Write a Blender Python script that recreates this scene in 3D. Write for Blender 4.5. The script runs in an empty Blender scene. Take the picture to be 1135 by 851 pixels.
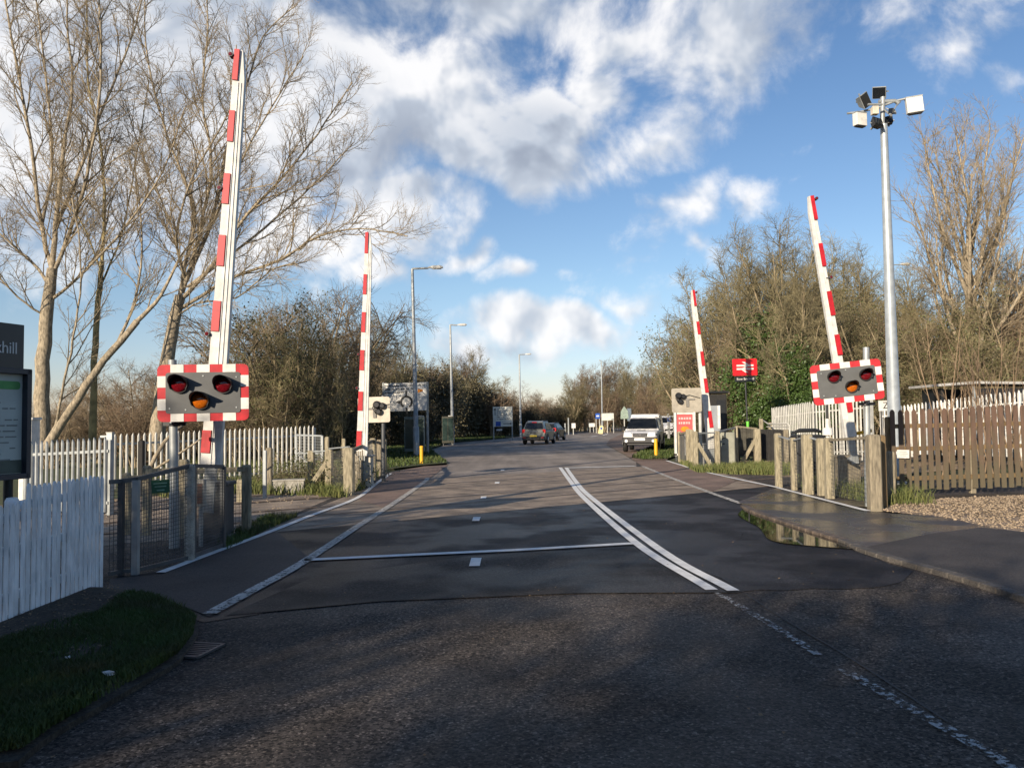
import bpy, math, random
import numpy as np
from mathutils import Matrix, Vector

sc = bpy.context.scene
R = math.radians
# ------------------------------------------------------------------ camera
CW, CH, FPX = 1135.0, 851.0, 908.0
PITCH, ROLL, EYE = math.atan(42.5 / FPX), R(0.7), 1.6
_F = Vector((0, math.cos(PITCH), math.sin(PITCH)))
_U0 = Vector((0, -math.sin(PITCH), math.cos(PITCH)))
_R0 = Vector((1, 0, 0))
_RT = _R0 * math.cos(ROLL) - _U0 * math.sin(ROLL)
_UP = _U0 * math.cos(ROLL) + _R0 * math.sin(ROLL)
CAMP = Vector((0, 0, EYE))
cd = bpy.data.cameras.new("camera")
cam = bpy.data.objects.new("camera", cd)
sc.collection.objects.link(cam)
cd.sensor_width = 36
cd.lens = FPX / CW * 36
cd.clip_end = 6000
cd.clip_start = 0.05
m = Matrix((( _RT.x, _UP.x, -_F.x), (_RT.y, _UP.y, -_F.y), (_RT.z, _UP.z, -_F.z))).to_4x4()
m.translation = CAMP
cam.matrix_world = m
sc.camera = cam

# ------------------------------------------------------------------ light
SUN_AZ, SUN_EL = R(32), R(17)          # azimuth of travel of the light, from +Y towards +X
sc.view_settings.view_transform = 'Standard'
sc.view_settings.look = 'None'
sc.view_settings.gamma = 1
sc.view_settings.use_curve_mapping = False
sc.view_settings.exposure = 0.52
LDIR = Vector((math.sin(SUN_AZ) * math.cos(SUN_EL), math.cos(SUN_AZ) * math.cos(SUN_EL), -math.sin(SUN_EL)))
sl = bpy.data.lights.new("sun", 'SUN')
sl.energy = 5.0
sl.angle = R(0.5)
sl.color = (1.0, 0.855, 0.67)
so = bpy.data.objects.new("sun", sl)
so.rotation_euler = LDIR.to_track_quat('-Z', 'Y').to_euler()
so.location = (-30, -50, 30)
sc.collection.objects.link(so)

def ray(px, py):
    return (_F + _RT * ((px - CW / 2) / FPX) - _UP * ((py - CH / 2) / FPX))
def G(px, py, z=0.0):
    d = ray(px, py); t = (z - EYE) / d.z
    return Vector((d.x * t, d.y * t, z))
def P(px, py, Y):
    d = ray(px, py); t = Y / d.y
    return CAMP + d * t
def azel(px, py):
    d = ray(px, py).normalized()
    return math.atan2(d.x, d.y), math.asin(d.z)

# ------------------------------------------------------------------ world: sky and clouds
w = bpy.data.worlds.new("World"); sc.world = w; w.use_nodes = True
nt = w.node_tree; nt.nodes.clear()
out = nt.nodes.new('ShaderNodeOutputWorld'); bg = nt.nodes.new('ShaderNodeBackground')
bg.inputs['Strength'].default_value = 0.08
sky = nt.nodes.new('ShaderNodeTexSky'); sky.sky_type = 'NISHITA'; sky.sun_disc = False
sky.sun_elevation = SUN_EL
sky.sun_rotation = SUN_AZ + math.pi
sky.air_density = 1.0; sky.dust_density = 0.4; sky.ozone_density = 1.5

WHITE = [(430,105,190,90,0,1.0),(130,80,280,150,0,1.25),(540,0,190,70,0,.9),(425,238,105,42,0,1.0),(655,105,55,50,0,.72),
 (590,165,80,48,0,1.1),(470,165,90,45,0,.95),(340,160,120,80,0,1.0),(830,45,190,65,0,.72),(700,30,110,60,0,.75),(735,150,100,40,12,.6),(765,225,75,32,22,.62),(605,370,82,30,0,.98),
 (578,303,38,20,0,.85),(705,325,85,22,0,.42),(425,312,60,24,0,.75),(525,284,30,16,0,.7),(880,155,34,20,25,.6),(855,215,34,24,0,.62),
 (1128,95,30,40,50,.6),(1060,35,90,50,0,.45),(500,395,55,26,0,.7),(300,275,95,48,0,.95),(200,180,150,70,0,.7),(775,265,25,20,0,.6),
 (700,60,100,50,0,.5),(950,190,40,18,0,.45),(660,300,30,12,0,.5),(960,25,110,40,0,.5)]
GREY = [(250,60,150,60,0,.7),(440,185,120,38,5,1.0),(590,170,75,45,0,1.15),(540,20,180,45,0,.75),(870,45,170,60,0,.55),(600,385,70,14,0,.6),
 (525,284,28,14,0,.7),(380,35,60,40,0,.6),(100,120,120,60,0,.6),(640,190,60,30,0,.7),(770,120,90,40,20,.4),(250,215,120,40,0,.5)]
def nn(tree, t, **kw):
    n = tree.nodes.new(t)
    for k, v in kw.items(): setattr(n, k, v)
    return n
def mth(tree, op, a, b=None, c=None, clamp=False):
    n = tree.nodes.new('ShaderNodeMath'); n.operation = op; n.use_clamp = clamp
    for i, v in enumerate((a, b, c)):
        if v is None: continue
        if isinstance(v, (int, float)): n.inputs[i].default_value = v
        else: tree.links.new(v, n.inputs[i])
    return n.outputs[0]
def vmth(tree, op, a, b=None, s=None):
    n = tree.nodes.new('ShaderNodeVectorMath'); n.operation = op
    for i, v in enumerate((a, b)):
        if v is None: continue
        if isinstance(v, (tuple, list)): n.inputs[i].default_value = v
        else: tree.links.new(v, n.inputs[i])
    if s is not None: n.inputs['Scale'].default_value = s
    return n
def blobs(tree, vec, L):
    acc = None
    for (x, y, rx, ry, rot, s) in L:
        a, e = azel(x, y)
        mp = nn(tree, 'ShaderNodeMapping', vector_type='TEXTURE')
        mp.inputs['Location'].default_value = (a, e, 0)
        mp.inputs['Rotation'].default_value = (0, 0, R(rot))
        mp.inputs['Scale'].default_value = (rx / FPX, ry / FPX, 1)
        tree.links.new(vec, mp.inputs['Vector'])
        ln = vmth(tree, 'LENGTH', mp.outputs[0]).outputs['Value']
        v = mth(tree, 'MULTIPLY_ADD', ln, -0.62 * s, 1.12 * s)
        acc = v if acc is None else mth(tree, 'MAXIMUM', acc, v)
    return acc
g = bpy.data.node_groups.new('cloud_density', 'ShaderNodeTree')
g.interface.new_socket('Dir', in_out='INPUT', socket_type='NodeSocketVector')
g.interface.new_socket('AzEl', in_out='INPUT', socket_type='NodeSocketVector')
g.interface.new_socket('D', in_out='OUTPUT', socket_type='NodeSocketFloat')
gi = g.nodes.new('NodeGroupInput'); go = g.nodes.new('NodeGroupOutput')
nz = nn(g, 'ShaderNodeTexNoise'); nz.inputs['Scale'].default_value = 8.5; nz.inputs['Detail'].default_value = 8; nz.inputs['Roughness'].default_value = .63
nz.inputs['Distortion'].default_value = 0.25
g.links.new(gi.outputs['Dir'], nz.inputs['Vector'])
nz2 = nn(g, 'ShaderNodeTexNoise'); nz2.inputs['Scale'].default_value = 9; nz2.inputs['Detail'].default_value = 1.5
g.links.new(gi.outputs['Dir'], nz2.inputs['Vector'])
off = vmth(g, 'SCALE', vmth(g, 'SUBTRACT', nz2.outputs['Color'], (.5, .5, .5)).outputs[0], s=0.14).outputs[0]
ae = vmth(g, 'ADD', gi.outputs['AzEl'], off).outputs[0]
bl = blobs(g, ae, WHITE)
bl = mth(g, 'MAXIMUM', bl, -0.2)
d1 = mth(g, 'MULTIPLY_ADD', nz.outputs[0], 1.6, -0.8)
g.links.new(mth(g, 'ADD', bl, d1), go.inputs['D'])
w.cycles.sampling_method = 'MANUAL'; w.cycles.sample_map_resolution = 256

tc = nn(nt, 'ShaderNodeTexCoord')
sep = nn(nt, 'ShaderNodeSeparateXYZ'); nt.links.new(tc.outputs['Generated'], sep.inputs[0])
az = mth(nt, 'ARCTAN2', sep.outputs[0], sep.outputs[1]); el = mth(nt, 'ARCSINE', sep.outputs[2])
cmb = nn(nt, 'ShaderNodeCombineXYZ'); nt.links.new(az, cmb.inputs[0]); nt.links.new(el, cmb.inputs[1])
def dens(shift):
    gn = nt.nodes.new('ShaderNodeGroup'); gn.node_tree = g
    a = vmth(nt, 'ADD', tc.outputs['Generated'], (shift[0], 0, shift[1])).outputs[0]
    b = vmth(nt, 'ADD', cmb.outputs[0], (shift[0], shift[1], 0)).outputs[0]
    nt.links.new(a, gn.inputs[0]); nt.links.new(b, gn.inputs[1])
    return gn.outputs[0]
D0 = dens((0, 0))
def cheap(sh):
    n_ = nn(nt, 'ShaderNodeTexNoise'); n_.inputs['Scale'].default_value = 8.5; n_.inputs['Detail'].default_value = 4; n_.inputs['Roughness'].default_value = .54; n_.inputs['Distortion'].default_value = .25
    nt.links.new(vmth(nt, 'ADD', tc.outputs['Generated'], sh).outputs[0], n_.inputs['Vector']); return n_.outputs[0]
NA, NB = cheap((0, 0, 0)), cheap((-.012, 0, .026))
def mrange(tree, v, a, b, c=0, d=1, t='SMOOTHSTEP'):
    n = nn(tree, 'ShaderNodeMapRange', interpolation_type=t)
    tree.links.new(v, n.inputs[0])
    for i, q in enumerate((a, b, c, d)): n.inputs[i + 1].default_value = q
    return n.outputs[0]
alpha = mrange(nt, D0, 0.30, 0.80)
relief = mrange(nt, mth(nt, 'SUBTRACT', NA, NB), -0.13, 0.12, 0, 1)
nzc = nn(nt, 'ShaderNodeTexNoise'); nzc.inputs['Scale'].default_value = 5; nzc.inputs['Detail'].default_value = 2
nt.links.new(tc.outputs['Generated'], nzc.inputs['Vector'])
goff = vmth(nt, 'ADD', cmb.outputs[0], vmth(nt, 'SCALE', vmth(nt, 'SUBTRACT', nzc.outputs['Color'], (.5, .5, .5)).outputs[0], s=.16).outputs[0]).outputs[0]
gr = mrange(nt, blobs(nt, goff, GREY), 0.1, 1.0, 0, 1)
thick = mrange(nt, D0, 0.7, 1.5, 0, 1)
lit = mth(nt, 'MULTIPLY_ADD', relief, 0.55, 0.46)
lit = mth(nt, 'SUBTRACT', lit, mth(nt, 'MULTIPLY', gr, 0.40))
lit = mth(nt, 'SUBTRACT', lit, mth(nt, 'MULTIPLY', thick, 0.12), clamp=True)
ramp = nn(nt, 'ShaderNodeValToRGB')
ramp.color_ramp.elements[0].color = (3.2, 3.6, 4.4, 1); ramp.color_ramp.elements[0].position = 0.0
ramp.color_ramp.elements[1].color = (9.2, 9.1, 9.1, 1); ramp.color_ramp.elements[1].position = 0.95
e = ramp.color_ramp.elements.new(0.45); e.color = (5.0, 5.5, 6.3, 1)
nt.links.new(lit, ramp.inputs[0])
skyg = nn(nt, 'ShaderNodeMix', data_type='RGBA', blend_type='MULTIPLY'); skyg.inputs[0].default_value = 1
nt.links.new(sky.outputs[0], skyg.inputs[6])
tr_ = nn(nt, 'ShaderNodeValToRGB'); nt.links.new(mth(nt, 'MULTIPLY', el, 1.0, clamp=True), tr_.inputs[0])
tr_.color_ramp.elements[0].color = (1.04, .98, 1.26, 1); tr_.color_ramp.elements[0].position = 0
tr_.color_ramp.elements[1].color = (.62, .84, 1.10, 1); tr_.color_ramp.elements[1].position = .6
q_ = tr_.color_ramp.elements.new(.16); q_.color = (.98, 1.06, 1.20, 1)
nt.links.new(tr_.outputs[0], skyg.inputs[7])
mix = nn(nt, 'ShaderNodeMix', data_type='RGBA')
nt.links.new(mth(nt, 'MULTIPLY', alpha, 0.93), mix.inputs[0]); nt.links.new(skyg.outputs[2], mix.inputs[6]); nt.links.new(ramp.outputs[0], mix.inputs[7])
nt.links.new(mix.outputs[2], bg.inputs['Color']); nt.links.new(bg.outputs[0], out.inputs[0])

# ------------------------------------------------------------------ materials
MATS = {}
def mat(name, col, rough=.7, var=.25, scale=6, col2=None, fine=0, fscale=120, bump=0, bscale=80, metal=0, rvar=0, rscale=1.5, spec=.5, obj=False,
        trans=0, wear=0, wscale=30, stretch=None, rnd=0, chips=0, streak=0, cracks=0, near=None):
    if name in MATS: return MATS[name]
    M = bpy.data.materials.new(name); M.use_nodes = True; t = M.node_tree
    b = t.nodes['Principled BSDF']; o = t.nodes['Material Output']
    if obj:
        co = nn(t, 'ShaderNodeTexCoord').outputs['Object']
    else:
        co = nn(t, 'ShaderNodeNewGeometry').outputs['Position']
    if stretch:
        mp = nn(t, 'ShaderNodeMapping'); mp.inputs['Scale'].default_value = stretch; t.links.new(co, mp.inputs[0]); co = mp.outputs[0]
    def noise(s, det=4, r=.55):
        n = nn(t, 'ShaderNodeTexNoise'); n.inputs['Scale'].default_value = s; n.inputs['Detail'].default_value = det; n.inputs['Roughness'].default_value = r
        t.links.new(co, n.inputs['Vector']); return n.outputs[0]
    c2 = col2 if col2 else tuple(max(0, c * (1 - var)) for c in col)
    c1 = col if col2 else tuple(c * (1 + var * .6) for c in col)
    f = mrange(t, noise(scale, 6), .34, .66, 0, 1, 'LINEAR')
    mx = nn(t, 'ShaderNodeMix', data_type='RGBA'); t.links.new(f, mx.inputs[0]); mx.inputs[6].default_value = (*c2, 1); mx.inputs[7].default_value = (*c1, 1)
    c = mx.outputs[2]
    if fine:
        vo = nn(t, 'ShaderNodeTexVoronoi'); vo.inputs['Scale'].default_value = fscale; t.links.new(co, vo.inputs['Vector'])
        sp = nn(t, 'ShaderNodeSeparateColor'); t.links.new(vo.outputs['Color'], sp.inputs[0])
        k = mrange(t, sp.outputs[0], 0, 1, 1 - fine, 1 + fine, 'LINEAR')
        m2 = vmth(t, 'SCALE', c); t.links.new(k, m2.inputs['Scale']); c = m2.outputs[0]
    def mul(k):
        nonlocal c
        m2 = vmth(t, 'SCALE', c); t.links.new(k, m2.inputs['Scale']); c = m2.outputs[0]
    if near:
        sy = nn(t, 'ShaderNodeSeparateXYZ'); t.links.new(co, sy.inputs[0])
        fy = mrange(t, mth(t, 'MULTIPLY_ADD', noise(1.1, 6, .65), near[3], sy.outputs[1]), near[1] + near[3]*.5, near[2] + near[3]*.5, 0, 1)
        mz = nn(t, 'ShaderNodeMix', data_type='RGBA'); t.links.new(fy, mz.inputs[0]); mz.inputs[6].default_value = (*near[0], 1); t.links.new(c, mz.inputs[7]); c = mz.outputs[2]
    if chips:
        v2 = nn(t, 'ShaderNodeTexVoronoi'); v2.inputs['Scale'].default_value = 75; t.links.new(co, v2.inputs['Vector'])
        s2 = nn(t, 'ShaderNodeSeparateColor'); t.links.new(v2.outputs['Color'], s2.inputs[0]); mul(mrange(t, s2.outputs[1], .86, .93, 1, 1 + chips, 'LINEAR'))
    if streak:
        mp2 = nn(t, 'ShaderNodeMapping'); mp2.inputs['Scale'].default_value = (1.3, .13, 1); t.links.new(co, mp2.inputs[0])
        n3 = nn(t, 'ShaderNodeTexNoise'); n3.inputs['Scale'].default_value = 1; n3.inputs['Detail'].default_value = 4; t.links.new(mp2.outputs[0], n3.inputs['Vector']); mul(mrange(t, n3.outputs[0], .35, .65, 1 - streak, 1 + streak, 'LINEAR'))
    if cracks:
        nd = nn(t, 'ShaderNodeTexNoise'); nd.inputs['Scale'].default_value = 2.5; nd.inputs['Detail'].default_value = 4; t.links.new(co, nd.inputs['Vector'])
        wp = vmth(t, 'ADD', co, vmth(t, 'SCALE', nd.outputs['Color'], s=.5).outputs[0]).outputs[0]
        v3 = nn(t, 'ShaderNodeTexVoronoi', feature='DISTANCE_TO_EDGE'); v3.inputs['Scale'].default_value = .42; t.links.new(wp, v3.inputs['Vector'])
        k3 = mrange(t, v3.outputs['Distance'], .002, .006, 1 - cracks, 1, 'LINEAR'); msk = mrange(t, noise(.5, 2), .48, .56, 0, 1)
        mul(mth(t, 'ADD', mth(t, 'MULTIPLY', k3, msk), mth(t, 'SUBTRACT', 1, msk)))
    if rnd:
        oi = nn(t, 'ShaderNodeObjectInfo'); k = mrange(t, oi.outputs['Random'], 0, 1, 1 - rnd, 1 + rnd, 'LINEAR')
        m2 = vmth(t, 'SCALE', c); t.links.new(k, m2.inputs['Scale']); c = m2.outputs[0]
    t.links.new(c, b.inputs['Base Color'])
    b.inputs['Roughness'].default_value = rough; b.inputs['Metallic'].default_value = metal; b.inputs['Specular IOR Level'].default_value = spec
    if rvar:
        t.links.new(mrange(t, noise(rscale, 3), .42, .6, max(.05, rough - rvar), rough), b.inputs['Roughness'])
    if bump:
        bp = nn(t, 'ShaderNodeBump'); bp.inputs['Strength'].default_value = bump; bp.inputs['Distance'].default_value = .01
        t.links.new(noise(bscale, 3, .6), bp.inputs['Height']); t.links.new(bp.outputs[0], b.inputs['Normal'])
    if wear:
        tr = nn(t, 'ShaderNodeBsdfTransparent'); ms = nn(t, 'ShaderNodeMixShader')
        t.links.new(mrange(t, noise(wscale, 5, .7), .5 - wear * .5 + .0, .56 - wear * .5, 0, 1, 'LINEAR'), ms.inputs[0])
        # more wear -> more gaps
        t.links.new(tr.outputs[0], ms.inputs[1]); t.links.new(b.outputs[0], ms.inputs[2]); t.links.new(ms.outputs[0], o.inputs[0])
    if trans:
        b.inputs['Transmission Weight'].default_value = trans
    MATS[name] = M; return M

# ------------------------------------------------------------------ objects
def thing(name, label, cat, loc=(0, 0, 0), group=None):
    o = bpy.data.objects.new(name, None); o.empty_display_size = .2
    o.location = loc; sc.collection.objects.link(o)
    o['label'] = label; o['category'] = cat
    if group: o['group'] = group
    return o
def root_loc(p):
    v = Vector((0, 0, 0))
    while p is not None:
        v = v + p.location; p = p.parent
    return v
def tag(o, label, cat, group=None):
    o['label'] = label; o['category'] = cat
    if group: o['group'] = group
    return o
class MB:
    def __init__(s, M=None): s.v = []; s.f = []; s.mi = []; s.M = M; s.sm = []; s.cur = 0
    def add(s, vs, fs, smooth=False):
        b = len(s.v)
        for q in vs:
            q = Vector(q); s.v.append(s.M @ q if s.M else q)
        for f in fs: s.f.append([b + i for i in f]); s.mi.append(s.cur); s.sm.append(smooth)
    def box(s, c, sz, rz=0, top=1.0, M=None, lean=(0, 0)):
        x, y, z = (q / 2 for q in sz); ca, sa = math.cos(rz), math.sin(rz); vs = []
        for k in (-1, 1):
            tt = 1 if k < 0 else top
            for (i, j) in ((-1, -1), (1, -1), (1, 1), (-1, 1)):
                a, b = i * x * tt, j * y * tt
                q = Vector((c[0] + a * ca - b * sa + (lean[0] if k > 0 else 0), c[1] + a * sa + b * ca + (lean[1] if k > 0 else 0), c[2] + k * z))
                vs.append(M @ q if M else q)
        s.add(vs, [(3, 2, 1, 0), (4, 5, 6, 7), (0, 1, 5, 4), (1, 2, 6, 5), (2, 3, 7, 6), (3, 0, 4, 7)])
    def post(s, x, y, z0, z1, wx, wy, rz=0, cap=.03, lean=(0, 0)):
        # chamfered post with a weathered (slightly pyramidal) top
        ch = min(wx, wy) * .14; o = []
        for (i, j) in ((-1, -1), (1, -1), (1, 1), (-1, 1)):
            a = (i * (wx / 2 - ch), j * wy / 2); b = (i * wx / 2, j * (wy / 2 - ch))
            o += [a, b] if (i * j) < 0 else [b, a]
        o = [o[1], o[0], o[3], o[2], o[5], o[4], o[7], o[6]] if False else o
        o.sort(key=lambda q: math.atan2(q[1], q[0]))
        ca, sa = math.cos(rz), math.sin(rz); vs = []
        for (z, k, l) in ((z0, 1, 0), (z1 - cap, 1, 1), (z1, .72, 1)):
            for (a, b) in o:
                vs.append((x + (a * ca - b * sa) * k + lean[0] * l, y + (a * sa + b * ca) * k + lean[1] * l, z))
        fs = [tuple(range(7, -1, -1)), tuple(range(16, 24))]
        for r in (0, 8):
            for i in range(8): fs.append((r + i, r + (i + 1) % 8, r + 8 + (i + 1) % 8, r + 8 + i))
        s.add(vs, fs)
    def beam(s, p0, p1, wd, ht, up=(0, 0, 1)):
        p0 = Vector(p0); p1 = Vector(p1); t = (p1 - p0).normalized(); u = Vector(up)
        sd = t.cross(u)
        if sd.length < 1e-4: sd = Vector((1, 0, 0))
        sd.normalize(); u = sd.cross(t)
        vs = []
        for p in (p0, p1):
            for (i, j) in ((-1, -1), (1, -1), (1, 1), (-1, 1)): vs.append(p + sd * (i * wd / 2) + u * (j * ht / 2))
        s.add(vs, [(0, 1, 2, 3), (7, 6, 5, 4), (0, 4, 5, 1), (1, 5, 6, 2), (2, 6, 7, 3), (3, 7, 4, 0)])
    def tube(s, pts, rad, n=10, cap=True):
        pts = [Vector(p) for p in pts]
        if not isinstance(rad, (list, tuple)): rad = [rad] * len(pts)
        vs = []; ref = None
        for i, p in enumerate(pts):
            t = (pts[min(i + 1, len(pts) - 1)] - pts[max(i - 1, 0)]).normalized()
            if ref is None:
                ref = t.cross(Vector((0, 0, 1)))
                if ref.length < .05: ref = t.cross(Vector((0, 1, 0)))
                ref.normalize()
            ref = (ref - t * ref.dot(t)).normalized(); b = t.cross(ref)
            for k in range(n):
                a = 2 * math.pi * k / n; vs.append(p + (ref * math.cos(a) + b * math.sin(a)) * rad[i])
        fs = []
        for i in range(len(pts) - 1):
            for k in range(n): fs.append((i * n + k, i * n + (k + 1) % n, (i + 1) * n + (k + 1) % n, (i + 1) * n + k))
        s.add(vs, fs, True)
        if cap:
            s.add(vs[:n], [tuple(range(n - 1, -1, -1))]); s.add(vs[-n:], [tuple(range(n))])
    def prism(s, pts, w0, w1):          # pts in (u,v) -> local x,z ; extrude along -y from w0 to w1
        n = len(pts)
        vs = [(u, -w0, v) for u, v in pts] + [(u, -w1, v) for u, v in pts]
        fs = [tuple(range(n - 1, -1, -1)), tuple(range(n, 2 * n))]
        for i in range(n): fs.append((i, (i + 1) % n, n + (i + 1) % n, n + i))
        s.add(vs, fs)
    def build(s, name, m, parent=None, bevel=0, kind=None):
        me = bpy.data.meshes.new(name)
        off = root_loc(parent)
        me.from_pydata([tuple(q - off) for q in s.v], [], s.f); me.update()
        ms = m if isinstance(m, (list, tuple)) else [m]
        for q in ms: me.materials.append(q)
        me.polygons.foreach_set('material_index', s.mi); me.polygons.foreach_set('use_smooth', s.sm)
        import bmesh
        bm = bmesh.new(); bm.from_mesh(me); bmesh.ops.recalc_face_normals(bm, faces=bm.faces); bm.to_mesh(me); bm.free()
        o = bpy.data.objects.new(name, me); sc.collection.objects.link(o)
        if parent: o.parent = parent
        if kind: o['kind'] = kind
        if bevel:
            b = o.modifiers.new('bevel', 'BEVEL'); b.width = bevel; b.segments = 2; b.limit_method = 'ANGLE'; b.angle_limit = R(50)
        return o
def rrect(w_, h_, r, n=5, cx=0, cy=0):
    o = []
    for (sx, sy, a0) in ((1, 1, 0), (-1, 1, 90), (-1, -1, 180), (1, -1, 270)):
        for k in range(n + 1):
            a = R(a0 + 90 * k / n); o.append((cx + sx * (w_ / 2 - r) + r * math.cos(a), cy + sy * (h_ / 2 - r) + r * math.sin(a)))
    return o
def circ(r, n=24, cx=0, cy=0, a0=0, a1=360):
    if a1 - a0 >= 360: return [(cx + r * math.cos(2 * math.pi * k / n), cy + r * math.sin(2 * math.pi * k / n)) for k in range(n)]
    return [(cx + r * math.cos(R(a0 + (a1 - a0) * k / n)), cy + r * math.sin(R(a0 + (a1 - a0) * k / n))) for k in range(n + 1)]
def frame(o, yaw=0, tilt=0):            # local x right, y away from viewer, z up, faces -y
    return Matrix.Translation(o) @ Matrix.Rotation(yaw, 4, 'Z') @ Matrix.Rotation(tilt, 4, 'Y')
def text_mesh(name, body, size, M, m, parent, align='CENTER', ext=.002, spacing=1.0):
    cu = bpy.data.curves.new(name, 'FONT'); cu.body = body; cu.size = size; cu.align_x = align; cu.align_y = 'CENTER'; cu.extrude = ext; cu.space_character = spacing
    cu.resolution_u = 3
    to = bpy.data.objects.new(name, cu); sc.collection.objects.link(to)
    dg = bpy.context.evaluated_depsgraph_get(); me = bpy.data.meshes.new_from_object(to.evaluated_get(dg))
    bpy.data.objects.remove(to); bpy.data.curves.remove(cu)
    me.transform(Matrix.Translation(-root_loc(parent)) @ M @ Matrix.Rotation(R(90), 4, 'X'))
    me.materials.clear(); me.materials.append(m)
    o = bpy.data.objects.new(name, me); sc.collection.objects.link(o); o.parent = parent; return o
def dup(o, parent=None):
    c = o.copy(); sc.collection.objects.link(c)
    if parent: c.parent = parent
    for ch in list(o.children): dup(ch, c)
    return c
def sheet(name, pts, m, kind='structure', parent=None):
    #DBG
    b = MB(); b.add(pts, [tuple(range(len(pts)))])
    # make it face up
    o = b.build(name, m, parent)
    me = o.data
    if me.polygons[0].normal.z < 0: me.flip_normals()
    if kind: o['kind'] = kind
    return o
def strip(name, pts, wd, m, dz=.008, kind='structure', build=True, mb=None):
    b = mb or MB(); pts = [Vector(p) for p in pts]; vs = []
    for i, p in enumerate(pts):
        t = (pts[min(i + 1, len(pts) - 1)] - pts[max(i - 1, 0)]); t.z = 0; t.normalize(); n_ = Vector((-t.y, t.x, 0))
        ww = wd[i] if isinstance(wd, (list, tuple)) else wd
        vs += [p + n_ * ww / 2 + Vector((0, 0, dz)), p - n_ * ww / 2 + Vector((0, 0, dz))]
    b.add(vs, [(2 * i, 2 * i + 1, 2 * i + 3, 2 * i + 2) for i in range(len(pts) - 1)])
    if not build: return b
    o = b.build(name, m)
    if o.data.polygons[0].normal.z < 0: o.data.flip_normals()
    if kind: o['kind'] = kind
    return o
def smoothpath(pts, n=6):               # Catmull-Rom
    pts = [Vector(p) for p in pts]; o = []
    q = [pts[0] * 2 - pts[1]] + pts + [pts[-1] * 2 - pts[-2]]
    for i in range(1, len(q) - 2):
        for k in range(n):
            t = k / n; a, b, c, d = q[i - 1:i + 3]
            o.append(.5 * ((2 * b) + (c - a) * t + (2 * a - 5 * b + 4 * c - d) * t * t + (3 * b - a - 3 * c + d) * t ** 3))
    o.append(pts[-1]); return o
def fast_mesh(name, V, Q, m, parent=None, smooth=True):
    """V (n,3), Q (k,m) array of equal sized polygons"""
    me = bpy.data.meshes.new(name); k = Q.shape[1]
    me.vertices.add(len(V)); me.vertices.foreach_set('co', np.asarray(V, dtype=np.float32).ravel())
    me.loops.add(Q.size); me.loops.foreach_set('vertex_index', Q.astype(np.int32).ravel())
    me.polygons.add(len(Q)); me.polygons.foreach_set('loop_start', np.arange(0, Q.size, k, dtype=np.int32))
    me.polygons.foreach_set('loop_total', np.full(len(Q), k, dtype=np.int32))
    if smooth: me.polygons.foreach_set('use_smooth', np.ones(len(Q), dtype=bool))
    me.materials.append(m); me.update(calc_edges=True)
    o = bpy.data.objects.new(name, me); sc.collection.objects.link(o)
    if parent: o.parent = parent
    return o
# ------------------------------------------------------------------ palette
asph_old = mat('asphalt_old', (.060,.049,.040), .85, .4, .8, chips=1.6, streak=.28, cracks=.6, spec=.3, fine=.95, fscale=62, bump=.9, bscale=130, rvar=.22, rscale=.6)
asph_new = mat('asphalt_new', (.0185,.0185,.021), .66, .45, 1.3, near=((.05,.042,.035), 7.0, 8.3, 2.2), chips=1.0, streak=.3, spec=.16, fine=.75, fscale=62, bump=.5, bscale=140, rvar=.2, rscale=.7)
asph_mid = mat('asphalt_middle', (.026,.024,.023), .7, .45, .7, near=((.05,.042,.035), 7.0, 8.3, 2.2), chips=1.0, streak=.35, spec=.16, fine=.75, fscale=62, bump=.5, bscale=130, rvar=.2, rscale=.5)
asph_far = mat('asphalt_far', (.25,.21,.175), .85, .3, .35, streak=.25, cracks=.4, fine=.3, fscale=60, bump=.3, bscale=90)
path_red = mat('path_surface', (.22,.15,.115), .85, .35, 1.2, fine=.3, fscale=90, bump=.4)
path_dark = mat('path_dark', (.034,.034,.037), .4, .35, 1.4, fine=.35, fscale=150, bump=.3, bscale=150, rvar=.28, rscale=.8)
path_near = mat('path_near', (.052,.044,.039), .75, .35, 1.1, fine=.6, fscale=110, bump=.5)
cross_m = mat('crossing_panel', (.29,.225,.165), .8, .45, 1.6, fine=.3, fscale=70, bump=.5, stretch=(1, 1, 1))
dirt = mat('dirt', (.17,.12,.07), .95, col2=(.07,.075,.03), scale=2.2, fine=.45, fscale=40, bump=.8, bscale=40)
ballast = mat('ballast', (.34,.24,.14), .9, .5, 2, fine=.4, fscale=30, bump=1.0, bscale=25)
gravel_m = mat('gravel', (.30,.22,.15), .9, .45, 3, fine=.5, fscale=45, bump=1.0, bscale=45)
stone_m = mat('gravel_stone', (.33,.255,.175), .85, .5, 14, bump=.2)
grass_m = mat('grass_ground', (.055,.085,.02), .95, col2=(.07,.06,.025), scale=3, fine=.4, fscale=60, bump=.8, bscale=50)
soil_m = mat('verge_soil', (.05,.04,.028), .95, .4, 7, fine=.5, fscale=60, bump=.9, bscale=50)
blade_m = mat('grass_blade', (.055,.095,.02), .6, col2=(.06,.065,.022), scale=2.2, spec=.3)
blade_dry = mat('grass_dry', (.16,.16,.055), .7, col2=(.08,.11,.03), scale=5, spec=.3)
line_m = mat('road_paint', (.80,.79,.75), .65, .16, 6, wear=.42, wscale=38, bump=.2)
line_worn = mat('road_paint_worn', (.42,.42,.40), .6, .2, 5, wear=-.02, wscale=26)
line_dirty = mat('edge_paint_worn', (.56,.53,.47), .75, .3, 5, wear=.16, wscale=24)
kerb_m = mat('kerb_stone', (.12,.092,.07), .7, .45, 4, fine=.3, fscale=60, bump=.5)
kerb_grey = mat('kerb_grey', (.09,.08,.07), .75, .35, 4, fine=.3, fscale=60, bump=.5)
steel = mat('rail_steel', (.22,.16,.12), .5, .4, 8, metal=.5)
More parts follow.
